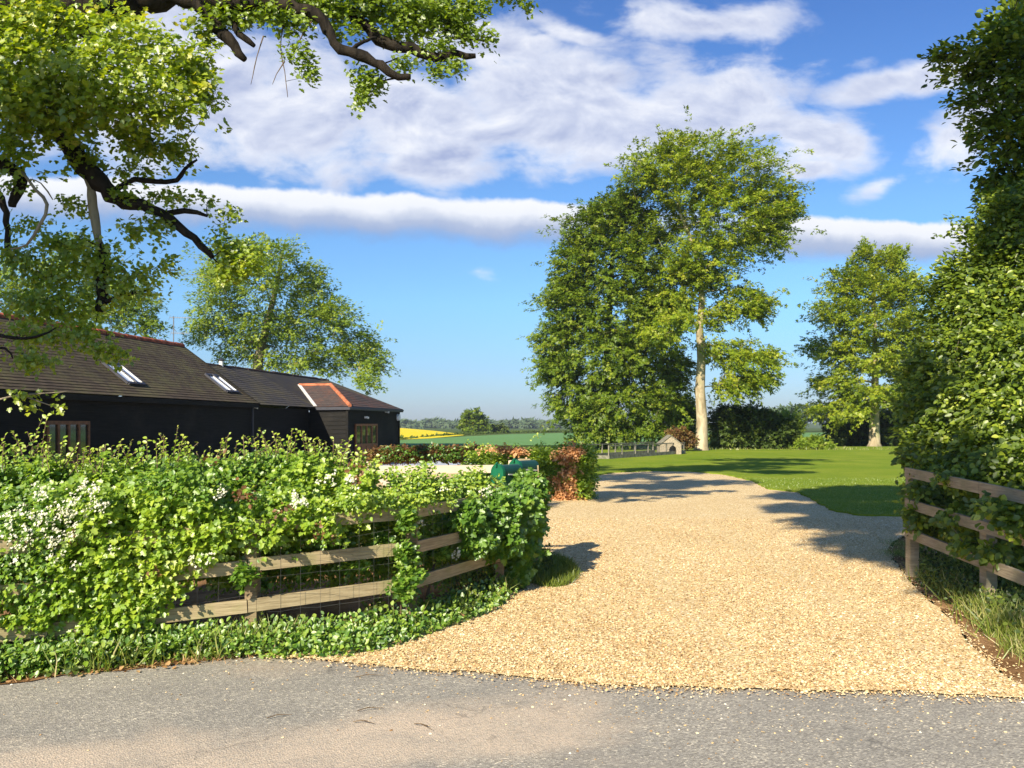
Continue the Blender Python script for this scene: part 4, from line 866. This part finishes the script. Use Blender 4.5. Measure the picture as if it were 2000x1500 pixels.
bl = np.concatenate([P(a, b, dd)+R.normal(0, .02, (14, 3)) for a, b, dd in ((890, 1084, 7.45), (893, 1080, 7.45), (940, 958, 7.9), (955, 957, 8.0), (868, 953, 7.4), (822, 1018, 6.95))])
scatter('blossom', 'flower', bl, np.array([-.3, -.7, .6])+R.normal(0, .35, (len(bl), 3)), R.normal(size=(len(bl), 3)), .026, R.rand(len(bl)), 'blossom', h3)
# leafy strands on the rails near the posts
hs = [(795, 1020, 16, 30, 6.85, .08), (790, 1085, 22, 26, 6.85, .1), (800, 1120, 26, 18, 6.85, .1), (785, 1150, 22, 22, 6.8, .1), (740, 1055, 20, 16, 6.95, .1), (650, 1055, 40, 14, 6.9, .1), (585, 1110, 40, 16, 6.7, .1), (480, 1120, 22, 22, 6.25, .1), (500, 1140, 30, 12, 6.5, .1), (690, 1100, 20, 10, 6.8, .1), (850, 1080, 30, 16, 7.5, .12)]
bush('climbing_ivy', 'ivy strands climbing the middle posts between the fence rails', hs, 420, 8, .12, .07, .042, 'thorn', 'lobed', 'climber', ns=60)

# ivy ground cover at the foot of the fence: one mass
xs_, ys_ = [], []
N = 21000; px = R.uniform(-120, 1075, N)
d0 = np.array([fd(a) for a in px]); fro = np.interp(px, [-120, 0, 200, 420, 600, 800, 950, 1075], [.40, .42, .38, .22, .26, .50, .85, .7])
v_ = R.beta(1.3, 1.2, N); fro = fro*(.72+.28*np.sin(px*.043)+.18*np.sin(px*.13+1)+.1*np.sin(px*.31)); dd = d0+.35-v_*(fro+.35)
hgt = np.interp(px, [0, 300, 600, 900, 1040], [.28, .18, .19, .28, .34])*np.sqrt(np.clip(1-v_, 0, 1))*(.6+.4*np.sin(px*.05)*np.cos(px*.021))+.02
z = hgt*R.rand(N)**.5
x = (px-1000)/F*d0+R.normal(0, .03, N)
k = R.rand(N) < .10+.85*(.5+.5*np.sin(x*7+2*np.sin(dd*5))*np.cos(dd*9+x*3)); px, dd, z, x, v_ = px[k], dd[k], z[k]*(.7+.5*np.sin(x[k]*4)**2), x[k], v_[k]; N = len(x)
gpz = np.stack([x, dd, z], 1); nrr = np.array([-.1, -.3, .6])+R.normal(0, .6, (N, 3))
tone = R.rand(N)*.6+.3*(.5+.5*np.sin(x*5)*np.cos(dd*7)); tone[R.rand(N) < .015] = 1
scatter('ground_ivy', 'lobed', gpz, nrr, R.normal(size=(N, 3)), .033*(.4+1.1*R.rand(N)**1.5), tone, 'ivy'); tag(bpy.data.objects['ground_ivy'], kind='stuff')
N = 9000; px = R.uniform(-100, 1060, N); d0 = np.array([fd(a) for a in px]); dd = d0-R.rand(N)*np.interp(px, [0, 400, 950], [.40, .25, .85]); x = (px-1000)/F*d0
scatter('weeds', 'oval', np.stack([x, dd, R.rand(N)*.22*np.clip((dd-d0+1)/1, .3, 1)+.01], 1), np.array([-.2, -.6, .6])+R.normal(0, .4, (N, 3)), R.normal(0, .6, (N, 3))+[0, -.2, .5], .035*(.5+R.rand(N)), R.rand(N), 'thorn'); tag(bpy.data.objects['weeds'], kind='stuff')
N = 2200; px = R.choice(np.linspace(-60, 1040, 46), N)+R.normal(0, 9, N); d0 = np.array([fd(q_) for q_ in px]); dd = d0-.02-np.interp(px, [0, 400, 600, 950], [.34, .26, .2, .6])*R.rand(N); x = (px-1000)/F*d0
scatter('bank_weeds', 'oval', np.stack([x, dd, .02+.15*R.rand(N)**1.4], 1), np.array([-.2, -.4, .7])+R.normal(0, .5, (N, 3)), R.normal(size=(N, 3)), .050*(.4+.8*R.rand(N)), R.rand(N)*.6, 'hedge'); tag(bpy.data.objects['bank_weeds'], kind='stuff')
# ------------------------------------------------------------ grasses
def blades(name, x, y, z, hgt, mat, lean=.35, wid=1., tone=None):
    N = len(x); along = np.stack([R.normal(0, lean, N), R.normal(0, lean, N), np.ones(N)], 1); nr = np.stack([R.normal(0, 1, N), R.normal(0, 1, N), R.normal(0, .2, N)], 1)
    o = scatter(name, 'blade', np.stack([x, y, z], 1), nr, along, hgt, R.rand(N) if tone is None else tone, mat, None, wid); return tag(o, kind='stuff')
N = 4200; px = R.uniform(-60, 1040, N); d0 = np.array([fd(q_) for q_ in px]); fr_ = np.interp(px, [0, 400, 600, 900, 1040], [.40, .32, .24, .6, .6]); y = d0-.02-fr_*R.rand(N); x = (px-1000)/F*d0; k = np.sin(x*6)+np.sin(x*2.7+1)+R.normal(0, .8, N) > .6; x, y = x[k], y[k]
blades('bank_grass', x, y, np.zeros(len(x)), .08+.22*R.rand(len(x)), 'grass', .6, .8)
# by the left corner post
a = R.rand(5200)*2*math.pi; r = np.sqrt(R.rand(5200)); cx, cy = .42, 9.55
blades('grass', cx+r*np.cos(a)*.34, cy+r*np.sin(a)*1.0, np.zeros(5200), .05+.09*R.rand(5200), 'grass', .4, 1.3, R.rand(5200)*.75)
# long grass of the right verge
gx, gy, gh = [], [], []
for px, py, n_, s_, h0 in ((1800, 1110, 500, .10, .20), (1830, 1140, 700, .12, .28), (1870, 1165, 800, .13, .32), (1910, 1190, 900, .14, .34), (1950, 1215, 900, .15, .34), (1990, 1245, 900, .14, .34), (2030, 1260, 900, .15, .34), (1850, 1120, 600, .15, .34), (1900, 1145, 700, .15, .38), (1950, 1165, 800, .15, .40), (2000, 1185, 800, .16, .4), (1985, 1275, 400, .07, .22), (1940, 1240, 300, .06, .22), (1770, 1085, 500, .10, .14), (1765, 1065, 700, .14, .10), (1745, 1085, 400, .10, .08), (1900, 1120, 600, .2, .3), (2040, 1300, 500, .1, .25)):
    q = G(px+(22 if px > 1790 else 0), py); gx.append(R.normal(q[0], s_, n_)); gy.append(R.normal(q[1], s_*1.5, n_)); gh.append(h0*(.25+.6*R.rand(n_)))
gx, gy, gh = map(np.concatenate, (gx, gy, gh)); blades('verge_grass', gx, gy, np.zeros(len(gx)), gh, 'grass', .55, .8)
N = 2500; px = R.uniform(1790, 2050, N); py = np.interp(px, [1790, 2050], [1130, 1270])+R.normal(0, 18, N)-20; q = np.array([G(a, b) for a, b in zip(px, py)])
scatter('verge_weeds', 'oval', q+np.stack([np.zeros(N), np.zeros(N), R.rand(N)*.25], 1), np.array([-.4, -.5, .6])+R.normal(0, .4, (N, 3)), R.normal(size=(N, 3)), .035*(.5+R.rand(N)), R.rand(N)*.8, 'ivy'); tag(bpy.data.objects['verge_weeds'], kind='stuff')
# fringe of the lawn
N = 45000; d_ = R.uniform(14.6, 26, N); x = R.uniform(.0, .56, N)*d_; k = inside(lp, x, d_+R.normal(0, .03, N)); x, d_ = x[k], d_[k]
blades('lawn_grass', x, d_, np.full(len(x), .03), .03+.035*R.rand(len(x)), 'lawnb', .5, 3.0)
N = 900; px = R.choice([430, 480, 520, 505, 450, 380, 30, 560], N)+R.normal(0, 22, N); py = np.interp(px, [0, 330, 560], [1325, 1293, 1268])+R.normal(0, 5, N); q = np.array([G(a, b) for a, b in zip(px, py)])
blades('dry_grass', q[:, 0], q[:, 1], np.zeros(N), .03+.05*R.rand(N), 'dry', 1.2, 1.2)
N = 1500; px = R.uniform(-50, 1000, N); py = np.interp(px, [0, 330, 600, 1000], [1325, 1296, 1262, 1172])+R.normal(0, 5, N)-3; q = np.array([G(a, b) for a, b in zip(px, py)])
scatter('dead_leaves', 'oval', q+[0, 0, .01], np.array([0, 0, 1.])+R.normal(0, .3, (N, 3)), R.normal(size=(N, 3)), .02+.03*R.rand(N), R.rand(N), 'dry'); tag(bpy.data.objects['dead_leaves'], kind='stuff')
N = 1600; base_x = R.uniform(8.5, 16, N); 
q = np.array([G(a, 879+b) for a, b in zip(R.uniform(1380, 1780, N), R.uniform(-2, 1.5, N))]); blades('rough_grass', q[:, 0], q[:, 1], np.zeros(N), .08+.22*R.rand(N)**2, 'grass', .6, 2.5)
# twigs on the road
for i, (px, py, l, a) in enumerate(((715, 1323, .12, .25), (718, 1388, .10, .3), (705, 1413, .08, -.2), (822, 1420, .09, -.7), (540, 1402, .09, .4))):
    q = G(px, py); mb = MB(); dv = np.array([math.cos(a), math.sin(a), 0]); mb.tube([q-dv*l*.6+[0, 0, .006], q+[.0, .01, .016], q+dv*l+[0, 0, .006]], [.003, .0028, .0015], 5); mb.tube([q+[0, .01, .014], q+dv*l*.4+np.array([-dv[1], dv[0], 0])*.02+[0, 0, .01]], [.003, .002], 4)
    tag(mb.build('twig', 'twig'), ['small forked dark twig on the asphalt nearest the gravel edge', 'dark twig on the sandy patch of road, larger of two close together', 'smaller dark twig just below another on the sandy patch', 'thin twig lying diagonally at the right end of the sandy patch', 'thin twig on the asphalt left of the sandy patch'][i], 'twig', 'twigs fallen on the road')

# ============================================================ RIGHT FENCE
rf = thing('rail_fence', (4.4, 8, 0), 'shaded three-rail timber fence on the right, overgrown by hornbeam', 'fence')
rpth = [(4.45, 9.25), (4.32, 7.55), (4.22, 5.9), (4.3, 4.0)]
for x, y in rpth: mb = MB(); mb.board((x+.07, y, -.1), (x+.07, y, 1.20-.05*(9.25-y)/1.7), .11, .10, (0, 1, 0)); mb.build('post', 'rail2', rf)
for h_ in (.50, .83, 1.18):
    for i in range(3):
        (xa, ya), (xb, yb) = rpth[i], rpth[i+1]; dz = [-.0, -.05, -.11, -.17]
        mb = MB(); mb.board((xa, ya-.003, h_+dz[i]), (xb, yb+.003, h_+dz[i+1]), .105, .035); mb.build('rail', 'rail2', rf)
# hornbeam hedge and the tall tree over it
def RB(px, py, rx, ry, d_, rd): return (px, py, rx, ry, d_, rd)
hs = [RB(1860, 960, 40, 60, 9.3, .35), (1830, 880, 50, 60, 10.2, .5), (1920, 900, 60, 70, 9.0, .5), (1980, 940, 60, 80, 8.0, .45), (1850, 790, 65, 60, 10.6, .7), (1930, 800, 70, 80, 9.6, .6), (2000, 820, 70, 80, 8.6, .6),
      (1860, 700, 55, 60, 10.8, .8), (1930, 700, 70, 70, 10, .7), (2010, 700, 70, 80, 9.2, .6), (1880, 610, 45, 60, 11, .8), (1950, 600, 65, 70, 10.4, .7), (1910, 520, 45, 50, 11, .8), (1970, 500, 60, 60, 10.6, .7), (2040, 560, 60, 90, 10, .7),
      (1950, 430, 50, 50, 11, .8), (2010, 420, 60, 60, 10.6, .7), (1825, 1020, 30, 40, 9.5, .3), (1890, 1010, 45, 40, 8.8, .3), (1950, 1040, 40, 45, 8.0, .3), (1800, 980, 18, 30, 9.4, .2), (1815, 930, 35, 30, 9.8, .3), (1985, 1070, 35, 40, 7.6, .25), (2060, 950, 60, 120, 7.5, .5), (2080, 750, 80, 120, 8.5, .6),
      (1810, 740, 30, 50, 11.2, .5), (1800, 820, 30, 45, 11.2, .5), (1850, 560, 25, 30, 11.4, .5), (1790, 890, 20, 30, 10.4, .3), RB(1800, 950, 20, 14, 9.0, .12), RB(1880, 930, 50, 18, 8.2, .15), RB(1950, 985, 45, 16, 7.1, .12), RB(1870, 1010, 40, 22, 8.1, .15), RB(1985, 1015, 30, 30, 6.9, .12), RB(1900, 1065, 30, 16, 7.8, .12), RB(1790, 1010, 14, 30, 9.0, .1), RB(1940, 1075, 30, 12, 7.3, .1)]
C, S = ellipsoids(hs)
hb = thing('hornbeam_hedge', (6.1, 9.8, 0), 'towering hornbeam hedge growing through the right-hand rail fence', 'hedge')
p, nr, al, tone, c = sprays(C, S, 7800, 10, .24, .12, [6.8, 11.5, 2], ragged=.35, shell=.35, droop=-.08, upn=.8, flat=.25); nr += np.array([-.3, -.5, .3])*.5
scatter('foliage', 'oval', p, nr, al, .060*(.5+1.*R.rand(len(p))), tone, 'hornbeam', hb)
mb = MB(); grow(mb, [(np.array([x, y, z]), .07-.008*z) for x, y in ((5.2, 9.6), (5.8, 9.2), (6.6, 9.6), (5.4, 8.2)) for z in np.arange(0, 4, .5)], [c[i] for i in R.choice(len(c), 260, replace=False)], .6, .005, 5); mb.build('stems', 'greybark', hb)
D = 12.
base = np.array([8.6, 12.5, 0])
tree('hornbeam_tree', 'tall dark tree at the right edge with branches reaching over the hedge', 'tree', base, [base, base+[0, .0, 3], base+[-.1, 0, 6], base+[-.2, 0, 9.5]],
     [(1960, 120, 70, 60, D), (1900, 130, 55, 28, D), (1850, 118, 36, 13, D), (1825, 115, 20, 7, D), (1985, 50, 45, 45, D), (1950, 200, 65, 45, D), (1895, 195, 38, 18, D), (1960, 280, 60, 50, D), (1910, 265, 30, 22, D), (1985, 350, 50, 45, D), (2040, 60, 70, 90, D), (2050, 200, 90, 120, D), (2060, 380, 90, 120, D), (1950, 55, 32, 16, D), (2100, -60, 110, 80, D), (1975, 400, 55, 40, D)],
     1900, 10, .36, .16, .085, 'hornbeam', 'oakbark', 'oval', nb=260, rtr=.28, droop=-.05, power=.9, jit=.3)

# ============================================================ THE BIG OAK, top left
OD = 10.
oak = thing('oak_tree', (-9.6, 9.4, 0), 'big old oak whose dark limbs and bright leaves overhang the top left', 'tree')
mb = MB(); mb.tube([(-9.6, 9.4, -.2), (-9.6, 9.4, .5), (-9.55, 9.45, 2.5), (-9.3, 9.6, 4.6), (-8.9, 9.8, 6.2), (-8.8, 9.9, 8.5), (-8.7, 9.8, 11), (-8.5, 9.5, 13.5)], [1.0, .72, .6, .58, .5, .42, .32, .15], 16); mb.build('trunk', 'oakbark', oak, True)
pool = []
def limb(pts, mat='oakbark', sides=8, d=None, name='branch'):
    """pts: (px, py, radius in px[, depth])"""
    w_ = []; r_ = []
    for q in pts:
        dd = q[3] if len(q) > 3 else OD; w_.append(P(q[0], q[1], dd)); r_.append(q[2]*(.82 if q[2] < 30 else 1)*dd/F)
    W2, R2 = [], []
    for i in range(len(w_)-1):
        k = max(2, int(np.linalg.norm(w_[i+1]-w_[i])/.10))
        p0, p1, p2, p3 = w_[max(i-1, 0)], w_[i], w_[i+1], w_[min(i+2, len(w_)-1)]
        for s_ in np.linspace(0, 1, k, endpoint=False):
            q = .5*((2*p1)+(-p0+p2)*s_+(2*p0-5*p1+4*p2-p3)*s_**2+(-p0+3*p1-3*p2+p3)*s_**3)
            r = r_[i]+(r_[i+1]-r_[i])*s_; W2.append(q+R.normal(0, r*.20, 3)); R2.append(r*(1+R.normal(0, .10)))
    W2.append(w_[-1]); R2.append(r_[-1]*.8)
    mb = MB(); mb.tube(W2, R2, sides); mb.build(name, mat, oak, True)
    for a, b in zip(W2[::2], R2[::2]): pool.append((a, b))
limb([(-480, 150, 80, 9.8), (-300, 90, 66, 9.8), (-120, 30, 58), (40, 5, 54), (150, 10, 46), (240, -5, 38), (320, 0, 22), (380, 10, 17), (430, 60, 15), (455, 85, 12), (478, 116, 9)], sides=12)
limb([(200, 0, 26), (340, -8, 22), (480, 5, 18), (580, 15, 16), (630, 38, 14), (652, 82, 13), (700, 108, 12), (745, 128, 11), (778, 150, 9), (802, 150, 8)])
limb([(240, -20, 26, 10.4), (420, -30, 22, 10.6), (560, -12, 18, 10.6), (660, 12, 16, 10.6), (705, 42, 15, 10.6), (742, 80, 14, 10.6), (800, 95, 12, 10.6), (852, 115, 11, 10.6), (890, 106, 9, 10.6), (929, 109, 7, 10.6)])
limb([(690, 96, 6), (708, 82, 5), (735, 74, 4, 10.4)]); limb([(455, 42, 7), (468, 66, 7), (497, 90, 6)]); limb([(600, -10, 7, 10.5), (740, 0, 7, 10.8), (790, 35, 5, 10.8), (830, 40, 4, 10.8), (900, 70, 3, 10.8), (945, 80, 2, 10.8)])
limb([(-380, 120, 44, 9.8), (-200, 140, 36, 9.9), (-40, 180, 28), (40, 205, 24), (95, 245, 22), (140, 290, 22), (165, 330, 22), (192, 355, 23), (215, 382, 20), (245, 400, 17), (280, 400, 13), (330, 430, 12), (380, 465, 10), (415, 503, 7)], sides=12)
limb([(225, 370, 7), (262, 350, 6), (300, 356, 6), (345, 350, 6), (360, 330, 4), (385, 312, 3)]); limb([(325, 418, 7), (360, 412, 6), (405, 422, 4)])
limb([(60, -10, 40), (100, 30, 26), (165, 62, 18), (182, 78, 12)], sides=10)
limb([(175, 335, 10), (185, 420, 11), (197, 480, 11)], 'palebark'); limb([(197, 480, 11), (205, 515, 10), (200, 560, 12), (194, 608, 13)]); limb([(206, 590, 6), (240, 577, 5), (285, 568, 3)])
limb([(-180, 260, 26, 9.6), (-60, 300, 20, 9.6), (20, 330, 16, 9.6), (38, 350, 15, 9.6), (28, 385, 12, 9.6), (24, 404, 10, 9.6)]); limb([(-60, 330, 14), (-10, 370, 10), (8, 400, 8), (16, 450, 7), (14, 490, 8)])
limb([(42, 335, 4, 9.4), (70, 370, 4, 9.4), (92, 400, 4, 9.4), (78, 440, 4, 9.4), (52, 478, 3, 9.4), (20, 486, 2, 9.4)], 'palebark', 6); limb([(60, 350, 2, 9.4), (80, 358, 2, 9.4), (103, 390, 1.5, 9.4)], 'palebark', 4)
limb([(-60, 600, 6, 9), (0, 655, 5, 9), (70, 658, 3, 9), (110, 640, 2, 9)]); limb([(-60, 680, 4, 9), (10, 680, 3, 9), (25, 700, 2, 9)]); limb([(-60, 790, 4, 9), (20, 775, 3, 9), (60, 770, 2, 9), (130, 765, 1.2, 9)], 'palebark', 4); limb([(40, 772, 2, 9), (80, 785, 1.5, 9), (120, 800, 1, 9)], 'palebark', 4)
limb([(558, 25, 2.5), (548, 90, 1.8), (556, 140, 1.5), (562, 190, 1)], 'twig', 4); limb([(610, 40, 2), (590, 70, 1.6), (575, 100, 1)], 'twig', 4); limb([(515, 70, 2), (502, 110, 1.4), (490, 165, .8)], 'twig', 4); limb([(556, 120, 1.4), (540, 145, 1), (532, 165, .6)], 'twig', 4)
limb([(800, 15, 12, 11), (860, 10, 8, 11), (900, 40, 5, 11), (925, 95, 3, 11)])
# high limbs out of the picture, feeding the crown overhead
def limb3(pts, rads):
    W2 = [np.array(q, float) for q in pts]; mb = MB(); mb.tube(W2, rads, 8); mb.build('branch', 'oakbark', oak, True)
    for a, b in zip(W2, rads): pool.append((a, b))
limb3([(-8.7, 9.8, 10), (-6, 10.5, 12), (-3.2, 11.5, 13), (-.5, 13.5, 13.4), (1, 15, 13.5)], [.3, .22, .16, .11, .07]); limb3([(-8.8, 9.9, 8.5), (-9.5, 13, 10.5), (-8, 16, 12)], [.25, .15, .08])
LB = [(60, 60, 100, 60, 9.6), (20, 140, 80, 80, 9.4), (110, 130, 90, 70, 9.3), (220, 60, 70, 50, 9.5), (200, 140, 90, 60, 9.2), (300, 100, 75, 50, 9.4), (300, 180, 85, 55, 9.2), (370, 130, 45, 45, 9.4), (390, 175, 28, 35, 9.4), (230, 215, 80, 40, 9.3), (130, 215, 80, 40, 9.3), (40, 230, 70, 50, 9.3), (30, 300, 45, 45, 9.4), (330, 225, 50, 25, 9.3), (100, 30, 70, 30, 9.3), (-80, 150, 100, 150, 9.4), (60, 180, 80, 50, 9.2)]
LD = [(250, 265, 60, 30, 9.9), (300, 285, 55, 22, 10.1), (345, 295, 35, 18, 10.1), (170, 310, 40, 25, 10), (260, 330, 45, 16, 10.2), (360, 310, 22, 14, 10), (30, 360, 30, 20, 9.6), (230, 380, 20, 18, 9.9), (340, 385, 50, 14, 10.1), (400, 395, 22, 10, 10.1), (450, 420, 26, 13, 10.1), (430, 445, 18, 10, 10.1), (300, 440, 40, 22, 10), (255, 450, 26, 16, 10), (140, 400, 26, 20, 10), (60, 440, 40, 16, 10),
      (120, 470, 60, 25, 10), (180, 500, 50, 30, 10), (40, 500, 50, 30, 9.8), (100, 540, 70, 35, 10), (200, 530, 50, 35, 10), (270, 530, 50, 22, 10), (325, 510, 22, 14, 10), (280, 560, 35, 16, 10), (60, 590, 60, 30, 9.8), (150, 600, 60, 35, 10), (230, 570, 30, 25, 10), (140, 650, 60, 25, 9.9), (200, 680, 40, 20, 9.9), (50, 650, 50, 25, 9.5), (245, 700, 22, 12, 9.9),
      (450, 495, 35, 25, 10.2), (480, 520, 35, 25, 10.2), (440, 530, 25, 22, 10.2), (500, 490, 22, 14, 10.2), (430, 480, 24, 12, 10.1), (60, 700, 60, 16, 9.2), (50, 775, 26, 7, 9.0), (110, 790, 14, 6, 9)]
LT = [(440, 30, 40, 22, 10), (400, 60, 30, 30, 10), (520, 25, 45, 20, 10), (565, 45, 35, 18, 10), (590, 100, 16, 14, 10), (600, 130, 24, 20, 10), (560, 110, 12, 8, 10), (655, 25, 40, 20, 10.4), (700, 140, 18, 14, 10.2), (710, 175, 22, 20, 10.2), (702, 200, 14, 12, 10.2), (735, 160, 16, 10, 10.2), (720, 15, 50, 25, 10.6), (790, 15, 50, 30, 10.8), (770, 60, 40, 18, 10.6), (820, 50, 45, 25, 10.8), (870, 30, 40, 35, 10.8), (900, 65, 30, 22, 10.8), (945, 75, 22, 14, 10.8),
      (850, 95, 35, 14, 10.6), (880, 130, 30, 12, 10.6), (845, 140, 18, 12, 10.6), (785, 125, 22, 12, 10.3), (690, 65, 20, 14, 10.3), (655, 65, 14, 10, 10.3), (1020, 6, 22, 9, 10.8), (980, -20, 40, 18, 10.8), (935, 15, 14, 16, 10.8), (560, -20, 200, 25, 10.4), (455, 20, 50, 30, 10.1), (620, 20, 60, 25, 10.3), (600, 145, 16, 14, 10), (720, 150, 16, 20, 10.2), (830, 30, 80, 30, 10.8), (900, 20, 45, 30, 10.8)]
def oakleaves(bl, n, size, nm, tn=1., m=9, sz=.13, depth=.35):
    C, S = ellipsoids([b+(max(b[2]*b[4]/F*depth+.12, .12),) for b in bl]); p, nr, al, tone, c = sprays(C, S, n, m, .19, sz, [-6, 10.5, 5.2], ragged=.62, shell=.1, droop=-.15, upn=.7, flat=.4); nr += np.array([-.2, -.5, .25])*.5
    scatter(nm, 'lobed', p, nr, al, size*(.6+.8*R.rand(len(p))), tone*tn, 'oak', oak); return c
c1_ = oakleaves(LB, 1750, .066, 'crown', depth=.9); c2_ = oakleaves(LD, 1050, .052, 'crown'); c3_ = oakleaves(LT, 1500, .055, 'crown', m=8, tn=.55)  # LT leaves toned down to stand in for shade from the crown overhead
cc = np.concatenate([c1_[R.choice(len(c1_), 260, replace=False)], c2_[R.choice(len(c2_), 330, replace=False)], c3_[R.choice(len(c3_), 230, replace=False)]])
mb = MB(); grow(mb, pool, list(cc), .5, .004, 4, .05, .08, cap=.03); mb.build('twigs', 'oakbark', oak)
# crown above the picture: what dapples the far gravel and lawn
HZ = 1/math.tan(SUN_EL)
def shade(gx_, gy_, z, gz_=0.): k = (z-gz_)*HZ; return np.array([gx_+TS[0]*k, gy_+TS[1]*k, z])
up_c, up_s = [], []
for gx_, gy_, rx, ry, z in ((6.0, 31, 2.3, 1.8, 13), (8.6, 33, 2.4, 1.6, 13), (11, 36, 2.2, 1.5, 13.5), (3.5, 27, 1.8, 1.6, 13), (5.6, 24.6, 1.6, .9, 12.6), (4.0, 23.0, 1.2, .7, 12.4), (12.5, 40, 3, 2, 14), (2.0, 32, 2, 2, 14), (9.5, 29.5, 1.4, .8, 13)):
    q = shade(gx_, gy_, z); up_c.append(q); up_s.append((rx, ry, .6))
for X_, Y_, Z_, k_, rr_ in ((-6.0, 10, 3.6, 9, 1.3), (-5.2, 10, 3.0, 9, 1.2), (-6.2, 10, 2.4, 8, 1.1), (-6.0, 10, 3.6, 7, .8), (-5.0, 10.1, 3.8, 7, .8), (-5.8, 9.9, 2.8, 6.5, .7), (-4.6, 10.1, 3.0, 7, .7), (-4.3, 10, 4.4, 7.4, .5), (-5.2, 9.8, 2.3, 6, .6)): up_c.append(np.array([X_, Y_, Z_])+TOSUN*k_); up_s.append((rr_, rr_, rr_*.6))
C, S = np.array(up_c), np.array(up_s)
p, nr, al, tone, c = sprays(C, S, 2000, 9, .5, .28, [-6, 10, 10], shell=.1)
scatter('crown', 'spray', p, nr, al, .24*(.6+.8*R.rand(len(p))), tone, 'oak', oak)
mb = MB(); grow(mb, pool[-9:], [c[i] for i in R.choice(len(c), 120, replace=False)], .6, .01, 4); mb.build('twigs', 'oakbark', oak)
# neighbouring roadside tree behind the viewer's right: shades the right fence, hedge and lawn
o2 = thing('roadside_oak', (10.5, -3.5, 0), 'roadside oak standing to the right of the viewer', 'tree')
mb = MB(); mb.tube([(10.5, -3.5, -.2), (10.5, -3.5, .6), (10.3, -3.4, 4), (9.5, -3, 8), (8.5, -2.5, 12), (8, -2, 14.5)], [.8, .55, .45, .38, .25, .1], 14); mb.build('trunk', 'oakbark', o2, True)
C = []; S = []
for gx_, gy_, gz_, rx, ry, z in ((8, 19.5, 0, 1.7, 1.3, 12), (10, 21, 0, 2.2, 1.6, 12.5), (7.0, 16.8, 0, 1.6, 1.0, 12), (6.3, 14.4, 0, 1.2, 1.2, 11.5), (5.4, 11.6, 0, .9, 1.2, 11), (9, 13, 8.5, 2.0, 1.6, 13.5), (4.7, 9.2, .9, .35, .5, 10.5), (4.4, 7.6, .9, .35, .6, 10), (4.5, 6.2, .8, .4, .4, 10), (7.2, 11.5, 5.2, .8, .6, 11.5), (6.8, 10.6, 4.2, .5, .4, 11), (8, 12.5, 6.2, .9, .8, 12)):
    q = shade(gx_, gy_, z, gz_); C.append(q); S.append((rx, ry, .5))
C, S = np.array(C), np.array(S)
p, nr, al, tone, c = sprays(C, S, 2300, 9, .5, .28, [9, -2, 9], shell=.1)
scatter('crown', 'spray', p, nr, al, .24*(.6+.8*R.rand(len(p))), tone, 'oak', o2)
mb = MB(); grow(mb, [(np.array(q), r_) for q, r_ in (((10.3, -3.4, 4), .4), ((9.9, -3.2, 6), .36), ((9.5, -3, 8), .3), ((8.9, -2.7, 10), .26), ((8.5, -2.5, 12), .2), ((8, -2, 14.5), .1))], list(C)+[c[i] for i in R.choice(len(c), 160, replace=False)], .6, .012, 5); mb.build('branches', 'oakbark', o2, True)

# ============================================================ AIR
mb = MB(); mb.hexa([(-1500, -60, -4), (1500, -60, -4), (1500, 2000, -4), (-1500, 2000, -4), (-1500, -60, 45), (1500, -60, 45), (1500, 2000, 45), (-1500, 2000, 45)])
m = bpy.data.materials.new('haze_air'); m.use_nodes = True; t = NT(m.node_tree); t.n.clear(); out = t.new('ShaderNodeOutputMaterial')
pv = t.new('ShaderNodeVolumePrincipled'); pv.inputs['Color'].default_value = (.80, .88, 1, 1); pv.inputs['Density'].default_value = .00030; pv.inputs['Anisotropy'].default_value = .2
t.l.new(pv.outputs[0], out.inputs[1]); MT['haze'] = m; tag(mb.build('haze', 'haze'), kind='stuff')
